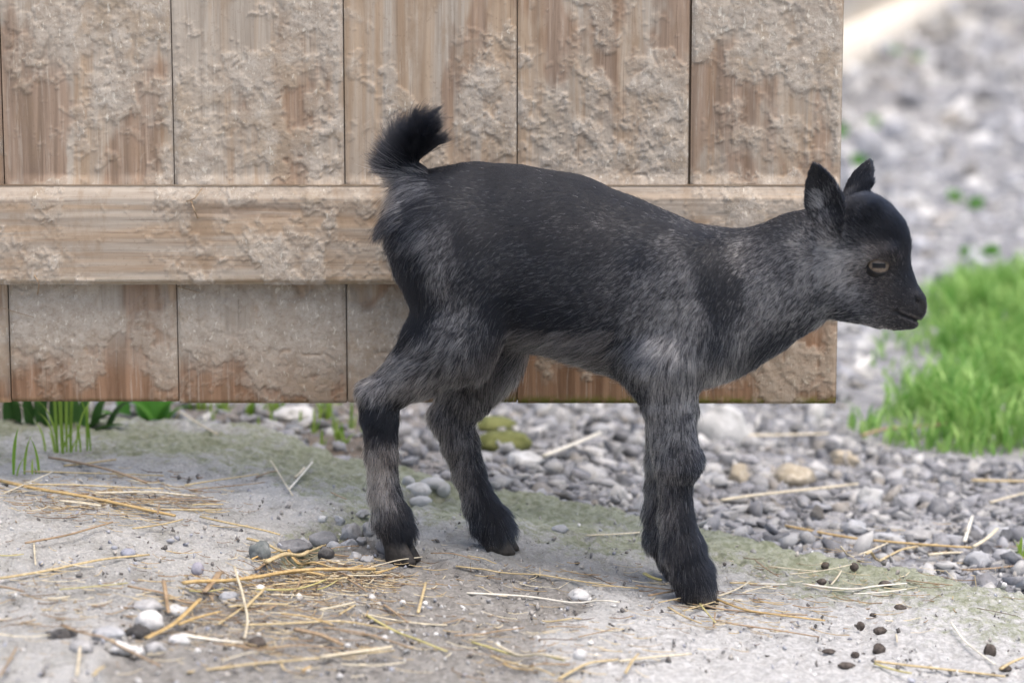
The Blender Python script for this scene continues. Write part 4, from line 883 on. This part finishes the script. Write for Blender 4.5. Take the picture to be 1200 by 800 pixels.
# light smoothing
for it in range(2):
    acc = np.zeros_like(GV); cn = np.zeros(len(GV))
    for a, b in ((0, 1), (1, 2), (2, 3), (3, 0)):
        np.add.at(acc, GQ[:, a], GV[GQ[:, b]]); np.add.at(acc, GQ[:, b], GV[GQ[:, a]]); np.add.at(cn, GQ[:, a], 1); np.add.at(cn, GQ[:, b], 1)
    GV = GV + .5*(acc/cn[:, None] - GV)

# ---- coat maps, in the side view of the animal
COAT = np.array([  # px, py, light-hair share, tan share
 (530,205,.05,0),(600,197,.03,0),(680,225,.04,0),(760,255,.06,0),(815,268,.08,0),(850,272,.12,0),(900,268,.14,0),(935,255,.12,0),(560,240,.10,0),(620,235,.07,0),(560,275,.10,.1),(640,265,.13,.1),(700,285,.15,.1),(600,310,.17,0),(660,340,.20,0),(745,290,.17,0),(600,345,.16,0),(575,320,.20,0),
 (500,285,.42,.2),(515,330,.50,.15),(535,365,.45,.1),(490,258,.3,0),(550,340,.26,0),(482,330,.01,0),(475,360,.01,0),(462,320,.05,0),(495,350,.04,0),(465,285,.08,0),(475,300,.12,0),(460,380,.06,0),(480,380,.05,0),
 (500,410,.45,.1),(460,435,.55,.1),(440,452,.68,.35),(470,455,.62,.4),(430,455,.5,.3),(540,410,.42,.1),(560,385,.24,0),(530,450,.45,.2),(500,470,.55,.3),(575,420,.25,.4),(560,450,.3,.4),
 (590,378,.02,0),(640,388,.03,0),(680,402,.04,0),(722,432,.05,0),(740,455,.15,0),(620,412,.35,.5),(670,422,.45,.6),(705,438,.55,.5),(600,402,.22,.5),(590,365,.05,0),(640,365,.09,0),
 (720,330,.32,.1),(700,370,.22,.1),(680,380,.10,0),(715,395,.14,0),(730,415,.35,0),(790,325,.48,.1),(770,385,.56,.1),(800,425,.54,.1),(780,460,.54,.15),(740,390,.42,.1),(755,345,.52,.1),(750,430,.55,.1),(800,375,.62,.1),(775,300,.28,.1),
 (838,308,.10,0),(848,338,.07,0),(857,365,.12,0),(850,395,.28,0),(870,300,.42,.2),(900,335,.58,.1),(920,370,.48,.1),(950,325,.62,.1),(885,370,.58,.1),(905,295,.38,.1),(945,290,.55,.15),(935,395,.12,0),(880,425,.14,0),(905,408,.14,0),(860,435,.40,.1),(840,445,.45,.1),(870,400,.5,.1),(915,312,.4,.1),
 (985,320,.85,.25),(972,292,.80,.3),(1005,345,.60,.2),(1030,372,.46,.25),(998,368,.18,0),(1008,305,.75,.35),(975,345,.45,.1),(1015,360,.3,.1),(960,360,.35,0),
 (1030,260,.0,0),(1050,280,.0,0),(1000,252,.03,0),(985,250,.05,0),(1062,300,.0,0),(1035,280,.01,0),(1010,275,.05,0),(996,275,.2,0),(1030,298,.16,.8),(1013,318,.32,.7),(1045,312,.22,.8),(1030,327,.28,.7),(1060,318,.01,0),(1058,335,.03,0),(1045,345,.05,.5),(1070,355,.04,.3),(1045,372,.10,.3),(1065,380,.05,.3),(1080,365,.05,.3),(1028,345,.12,.5),
 (955,200,.01,0),(945,230,.02,0),(958,238,.42,.1),(963,246,.45,.1),(974,250,.02,0),(948,245,.02,0),(966,263,.4,.3),(960,272,.35,.3),(952,215,.04,0),(1005,205,.03,0),(1015,220,.03,0),
 (445,488,.0,0),(425,482,.0,0),(460,496,.0,0),(448,505,.0,0),(430,500,.0,0),(466,480,.06,0),(470,540,.06,.2),(474,570,.03,0),(478,600,.01,0),(470,622,.01,0),(448,612,.04,.3),(440,525,.50,.9),(445,550,.85,.9),(445,578,.80,.8),(430,560,.5,.7),(428,585,.55,.6),(425,520,.2,.5),(455,530,.5,.9),(440,595,.3,.5),
 (520,485,.35,.4),(535,515,.36,.6),(540,550,.38,.7),(540,585,.40,.6),(560,500,.22,.2),(572,555,.02,0),(566,530,.08,0),(580,590,.02,0),(560,600,.05,0),(590,620,.05,0),(575,625,.10,.2),(570,470,.30,.3),(545,470,.34,.3),
 (765,490,.54,.2),(790,500,.52,.1),(770,530,.48,.2),(800,530,.25,.1),(815,540,.12,0),(785,560,.36,.3),(800,572,.07,0),(775,600,.42,.5),(765,600,.3,.4),(785,590,.30,.5),(808,600,.03,0),(815,635,.02,0),(790,635,.08,.2),(805,665,.06,.1),(815,690,.10,.2),(830,660,.03,0),(782,650,.25,.4),(755,615,.10,.2),(760,560,.42,.3),(812,505,.30,.1),
 (490,170,.0,0),(450,200,.0,0),(510,152,.02,0),(438,225,.02,0),(440,250,.05,0),(481,216,.85,.1),(472,228,.75,.1),(463,244,.25,.1),(488,228,.12,0),(500,240,.12,0),(475,200,.05,0),(500,190,.0,0),(480,248,.10,0),(456,266,.08,0),(468,262,.10,0)], float)
LEN = np.array([(560,210,9),(650,300,10),(750,350,10),(800,420,12),(850,430,14),(880,330,10),(950,300,9),(930,385,12),(985,320,6),(1000,360,6.5),(985,255,8),(1005,245,10),(1030,255,10),(1050,275,7),(1040,290,5),(1000,265,8),(1035,310,2.0),(1015,320,3),(1050,345,2.4),(1070,360,1.5),(1085,365,.9),(1060,382,2),(1030,375,4),
 (955,205,2.6),(945,230,2.4),(960,240,8),(965,258,6),(976,250,3),(1010,205,2.6),(520,300,10),(480,340,12),(460,300,13),(500,400,11),(445,455,11),(620,400,20),(660,412,20),(700,430,18),(740,450,13),(425,480,10),(420,560,13),(445,540,11),(470,560,9),(455,610,15),(480,618,17),(465,622,17),(530,500,12),(520,560,12),(545,590,13),(575,560,9),(585,614,17),(570,612,17),(770,490,11),(790,540,11),(760,600,14),(815,600,8),(812,570,7),(800,650,15),(822,680,17),(805,680,17),(780,650,15),
 (490,165,24),(470,190,31),(455,215,31),(448,240,25),(510,150,19),(472,228,22),(482,218,20),(494,215,10),(475,255,15)], float)
FLOW = np.array([(1075,350,-.5,-.6),(1062,310,-.15,-.9),(1045,270,-.4,-.8),(1020,250,-.9,-.2),(1030,330,-.9,-.1),(1040,372,-.9,.2),(1000,340,-.9,.4),(985,300,-.8,.5),(960,330,-.6,.8),(960,215,-.05,-1),(942,240,-.2,-1),(960,240,-.75,-.6),(976,250,.1,-1),(964,262,-.3,-.9),(1008,205,.3,-1),
 (930,260,-.95,.25),(880,275,-.95,.3),(900,320,-.6,.8),(880,370,-.45,.9),(920,380,-.5,.85),(850,300,-.75,.65),(850,350,-.4,.92),(855,420,.0,1),(830,440,.25,.95),
 (600,200,-1,.05),(700,240,-1,.0),(780,270,-.95,.2),(700,300,-.92,.35),(650,340,-.9,.4),(620,280,-.92,.35),(560,230,-.95,.25),(560,300,-.75,.6),(640,390,-.9,.5),(690,420,-.9,.35),
 (780,330,-.65,.75),(770,390,-.5,.87),(790,440,-.25,.97),(740,380,-.7,.7),(735,430,-.5,.85),(520,290,-.6,.8),(510,340,-.35,.93),(480,340,-.1,1),(455,320,-.1,1),(540,390,-.45,.9),(490,420,-.7,.7),(450,445,-.8,.6),
 (440,490,-.1,1),(445,550,-.12,1),(465,600,.1,1),(485,625,.3,.95),(530,500,-.15,1),(550,560,-.05,1),(580,610,.2,1),(545,590,-.3,.95),(570,430,-.2,.98),
 (785,490,-.1,1),(790,560,-.08,1),(765,610,-.25,.97),(800,620,0,1),(820,680,.15,1),(790,660,-.1,1),
 (490,215,-.7,.5),(475,205,-1,-.15),(470,185,-.95,-.35),(478,170,-.75,-.6),(492,158,.2,-1),(510,148,.9,-.4),(500,165,.75,-.65),(490,185,.5,-.85),(458,230,-.75,.7),(455,255,-.5,.9),(475,240,-.75,.7)], float)
def idw(tab, px, py, sig, fallback=2.6):
    out = np.zeros((len(px), tab.shape[1] - 2)); ws = np.zeros(len(px))
    for row in tab:
        d2 = (px - row[0])**2 + (py - row[1])**2; w_ = np.exp(-d2/(2*sig*sig)) + 1e-3/(1 + (d2/(sig*sig)))**fallback
        out += w_[:, None]*row[2:]; ws += w_
    return out/ws[:, None]
GN = np.zeros_like(GV); qn = np.cross(GV[GQ[:, 2]] - GV[GQ[:, 0]], GV[GQ[:, 3]] - GV[GQ[:, 1]])
for i in range(4): np.add.at(GN, GQ[:, i], qn)
GN /= np.linalg.norm(GN, axis=1)[:, None] + 1e-12
vpx, vpy = to_px(GV); ct = idw(COAT, vpx, vpy, 11)
DARK = np.array((.0040, .0048, .0072)); LIGHT = np.array((.93, .90, .89)); TAN = np.array((.82, .61, .46))  # blue in the dark hair colour imitates sky sheen on black fur
def tone(g, t): return DARK[None]*(1 - g[:, None]) + g[:, None]*(LIGHT[None]*(1 - t[:, None]) + TAN[None]*t[:, None])
hide = tone(ct[:, 0]*.22, ct[:, 1])*.7
for ec, out in EYE:
    de = np.linalg.norm(GV - ec, axis=1); hide = np.where((de < .0135)[:, None], np.array((.006, .0055, .0055))[None], hide)
nz = np.hypot(vpx - 1079, vpy - 359) < 9; hide[nz] = (.012, .011, .011)
md = poly_dist(vpx, vpy, mouth); lip = (md > 2.2) & (md < 4.6) & (vpx > 1052); hide[lip] = (.075, .066, .062)
goat = empty('goat_kid', tuple(Wp(640, 660, 0.02))); tag(goat, 'small black and grey goat kid standing in front of the wooden door', 'goat')
GO = np.array(goat.location)
body = obj('body', mesh_np('body', GV - GO, GQ, M['skin'], colors=dict(coat=hide)), goat)

# ---- fur
def make_fur(n=420000):
    r = np.random.default_rng(21)
    T = np.concatenate([GQ[:, [0, 1, 2]], GQ[:, [0, 2, 3]]]); A, B, Cc = GV[T[:, 0]], GV[T[:, 1]], GV[T[:, 2]]
    ar = np.linalg.norm(np.cross(B - A, Cc - A), axis=1); cen = (A + B + Cc)/3; tpx, tpy = to_px(cen)
    wgt = ar*np.where(GN[T[:, 0], 1] > .45, .45, 1.0)
    small = ((tpx > 960) & (tpy < 400)); wgt = wgt*np.where(small, 2.6, 1.0); leg = (tpy > 470); wgt = wgt*np.where(leg, 1.25, 1)
    tail = (tpx < 500) & (tpy < 262); wgt = wgt*np.where(tail, 1.8, 1)
    ti = r.choice(len(T), n, p=wgt/wgt.sum()); u = r.random(n); v = r.random(n); f = u + v > 1; u[f] = 1 - u[f]; v[f] = 1 - v[f]
    P0 = A[ti]*(1 - u - v)[:, None] + B[ti]*u[:, None] + Cc[ti]*v[:, None]
    N = GN[T[ti, 0]]*(1 - u - v)[:, None] + GN[T[ti, 1]]*u[:, None] + GN[T[ti, 2]]*v[:, None]; N /= np.linalg.norm(N, axis=1)[:, None]
    px, py = to_px(P0)
    # keep eyes, nostrils and the wet nose edge bare
    ok = np.ones(n, bool)
    for ec, out in EYE: ok &= np.linalg.norm(P0 - ec, axis=1) > .0122
    ok &= ~((np.hypot(px - 1083, py - 359) < 7)); ok &= (r.random(n) < .6) | (np.hypot(px - 1060, py - 372) > 34) | (py < 352); ok &= poly_dist(px, py, mouth) > 2.6
    P0, N, px, py = P0[ok], N[ok], px[ok], py[ok]; n = len(P0)
    # coarse lookup of the maps on a pixel grid
    gxs = np.arange(400, 1104, 3.); gys = np.arange(120, 724, 3.); GX, GY = np.meshgrid(gxs, gys, indexing='ij')
    co = idw(COAT, GX.ravel(), GY.ravel(), 10).reshape(*GX.shape, 2); le = idw(LEN, GX.ravel(), GY.ravel(), 22).reshape(*GX.shape, 1); fo = idw(FLOW, GX.ravel(), GY.ravel(), 24).reshape(*GX.shape, 2)
    ix = np.clip(np.round((px + r.normal(0, 2.5, n) - 400)/3).astype(int), 0, len(gxs) - 1); iy = np.clip(np.round((py + r.normal(0, 2.5, n) - 120)/3).astype(int), 0, len(gys) - 1)
    g = co[ix, iy, 0]; tn = co[ix, iy, 1]; L = le[ix, iy, 0]*.001*np.where((py < 470) & (px > 505) & (px < 960) & (py < 395), .50, np.where(py > 470, .86, 1.0)); fl = fo[ix, iy]
    fl = fl/(np.linalg.norm(fl, axis=1)[:, None] + 1e-6)
    isT = (px < 503) & (py < 262) & (px - 400 + (262 - py) > 60) & ((py < 205) | (px < 478))
    g = g*(1 - .38*sst(505, 540, px)*sst(770, 720, px)*sst(375, 345, py))
    tb = (px > 456) & (px < 494) & (py > 206) & (py < 252) & (N[:, 1] < .35) & (px + py*.9 > 664) & (px + py*.9 < 688)   # pale tuft under the tail
    g = np.where(tb, .42, g); tn = np.where(tb, .10, tn); L = np.where(tb, .019, L); fl[tb] = (-.75, .66); isT &= ~tb
    eb = (px > 951) & (px < 967) & (py > 226) & (py < 248) & (N[:, 1] < -.1); g = np.where(eb, .62, g); L = np.where(eb, .008, L); fl[eb] = (-.7, -.7)      # pale hair inside the ear
    bb = (N[:, 2] < -.15) & (px > 596) & (px < 722) & (py > 385) & (N[:, 1] < .5); g = np.where(bb, .34, g); tn = np.where(bb, .45, tn); L = np.where(bb, .020, L); fl[bb] = (-.85, .55)   # belly fringe
    # swirl of the lie of the hair
    sw = (fbm(P0[:, 0]*55, P0[:, 2]*55 + P0[:, 1]*40, 5, 3) - .5)*.8 + r.normal(0, .12, n)
    cs, sn = np.cos(sw), np.sin(sw); fx = fl[:, 0]*cs - fl[:, 1]*sn; fz = -(fl[:, 0]*sn + fl[:, 1]*cs)
    Fd = fx[:, None]*np.array([math.cos(rad(14)), -math.sin(rad(14)), 0]) + fz[:, None]*np.array([0, 0, 1.])
    Fd = Fd + r.normal(0, .10, (n, 3)); Ft = Fd - N*(Fd*N).sum(1)[:, None]; nl = np.linalg.norm(Ft, axis=1)[:, None]
    Ft = np.where(nl > .15, Ft/np.maximum(nl, .15), Ft/.15)
    L = L*r.uniform(.65, 1.15, n)*(.8 + .4*fbm(P0[:, 0]*90, P0[:, 2]*90, 8, 3))
    lift = np.where(py > 470, .48, .22) + r.normal(0, .07, n); lift = np.where(isT, .95, lift); lift = np.where((px > 940) & (py < 400), .30, lift); wc = sst(300, 258, py)*sst(972, 1000, px)*sst(1066, 1046, px)*sst(222, 232, py); lift = lift + wc*(.15 + .55*r.random(n)); L = L*(1 - .15*wc)
    K = 5; t = np.linspace(0, 1, K)
    stray = r.random(n) < .02; lift = np.where(stray, lift + .35, lift); lift = np.where(tb, .5, lift); L = np.where(stray, L*1.25, L)
    # tips settle: initial lift that flattens
    pts = P0[:, None] + L[:, None, None]*(t[None, :, None]*Ft[:, None] + (lift[:, None]*(t - .45*t*t)[None])[..., None]*N[:, None])
    long = np.clip((L - .011)/.015, 0, 1); pts[:, :, 2] -= (long*L*.10)[:, None]*(t*t)[None]*np.where(isT, .5, 1)[:, None]
    # locks: tips drawn to a neighbouring guide hair
    ng = n//6; gi = r.choice(n, ng, replace=False); kd = kdtree.KDTree(ng)
    for j, i in enumerate(gi): kd.insert(Vector(P0[i]), j)
    kd.balance(); near = np.array([gi[kd.find(p)[1]] for p in P0.tolist()])
    same = (N*N[near]).sum(1) > .4; cl = np.where(same, r.uniform(.25, .8, n), 0)
    tgt = pts[near]; pts = pts + (cl[:, None]*(t**1.6)[None])[..., None]*(tgt - pts)*np.clip(L/L[near], .5, 1.0)[:, None, None]
    lock = r.random(n)[near]                                    # every lock leans to light or dark: the grizzle
    lightp = np.clip(g*1.3 + (lock - .5)*np.minimum(2.4*g*(1.25 - g), 1.2) - .05, 0, 1)
    isl = r.random(n) < lightp
    val = .25 + .75*r.random(n)**.8
    colr = np.where(isl[:, None], (LIGHT*(1 - tn[:, None]) + TAN*tn[:, None])*val[:, None], DARK*r.uniform(.6, 1.8, n)[:, None] + (tn*.02)[:, None]*np.array((1, .75, .55)))
    hc = bpy.data.hair_curves.new('fur'); hc.add_curves([K]*n)
    hc.position_data.foreach_set('vector', (pts - GO).astype(np.float32).ravel())
    rd = np.array([1, .95, .8, .55, .12])*.000085; rr = rd[None]*np.where((px > 1000) & (py < 400), .75, 1.0)[:, None]*np.where(isT, 1.15, 1)[:, None]
    at = hc.attributes.get('radius') or hc.attributes.new('radius', 'FLOAT', 'POINT'); at.data.foreach_set('value', rr.astype(np.float32).ravel())
    ca = hc.attributes.new('coat', 'FLOAT_COLOR', 'CURVE'); ca.data.foreach_set('color', np.hstack([colr, np.ones((n, 1))]).astype(np.float32).ravel())
    hc.materials.append(M['fur'])
    o = obj('fur', hc, goat); o['kind'] = 'stuff'
make_fur()

# ---- eyes and hooves
b = bmesh.new(); bmesh.ops.create_uvsphere(b, u_segments=32, v_segments=20, radius=.0105)
em = bpy.data.meshes.new('eye'); b.to_mesh(em); b.free(); em.materials.append(M['eye']); em.polygons.foreach_set('use_smooth', np.ones(len(em.polygons), bool))
for ec, out in EYE:
    o = obj('eye', em, goat); o.location = Vector(ec - GO)
    fw = hf - out*(hf @ out); fw /= np.linalg.norm(fw); y_ = -out; z_ = np.cross(fw, y_); z_ /= np.linalg.norm(z_)
    o.rotation_euler = Matrix(np.array([fw, y_, z_]).T).to_euler()
def hoof(px, py, off, dirx):
    c = G3(px, py, off); zg = float(slab_z(np.array(c[0]), np.array(c[1])))
    V = []; Q = []; k = 0
    for s in (-1, 1):
        n = 14; a = np.arange(n)/n*2*math.pi
        for h, ln, wd_, sh in [(0, .0145, .0066, .003), (.003, .0146, .0067, .0025), (.010, .0130, .0066, .000), (.018, .0110, .0060, -.002), (.024, .0085, .0050, -.003)]:
            x = sh + ln*np.cos(a)*np.where(np.cos(a) > 0, 1.0, .8); y = wd_*np.sin(a) + s*.0070
            q = np.outer(x, [math.cos(dirx), math.sin(dirx), 0]) + np.outer(y, [-math.sin(dirx), math.cos(dirx), 0]); q[:, 2] = h; V.append(q + (c[0], c[1], zg - .001))
        i = k + np.arange(5*n).reshape(5, n); j = np.roll(i, -1, 1); Q.append(np.stack([i[:-1], j[:-1], j[1:], i[1:]], -1).reshape(-1, 4)); k += 5*n
    V = np.concatenate(V); caps = [np.array([np.arange(14)[::-1]]), np.array([56 + np.arange(14)]), np.array([70 + np.arange(14)[::-1]]), np.array([126 + np.arange(14)])]
    obj('hoof', mesh_np('hoof', V - GO, [np.concatenate(Q), np.concatenate(caps)], M['hoof']), goat)
hoof(817, 690, -.030, rad(-14)); hoof(800, 664, .030, rad(-14)); hoof(467, 630, -.031, rad(-14)); hoof(583, 628, .030, rad(-14))
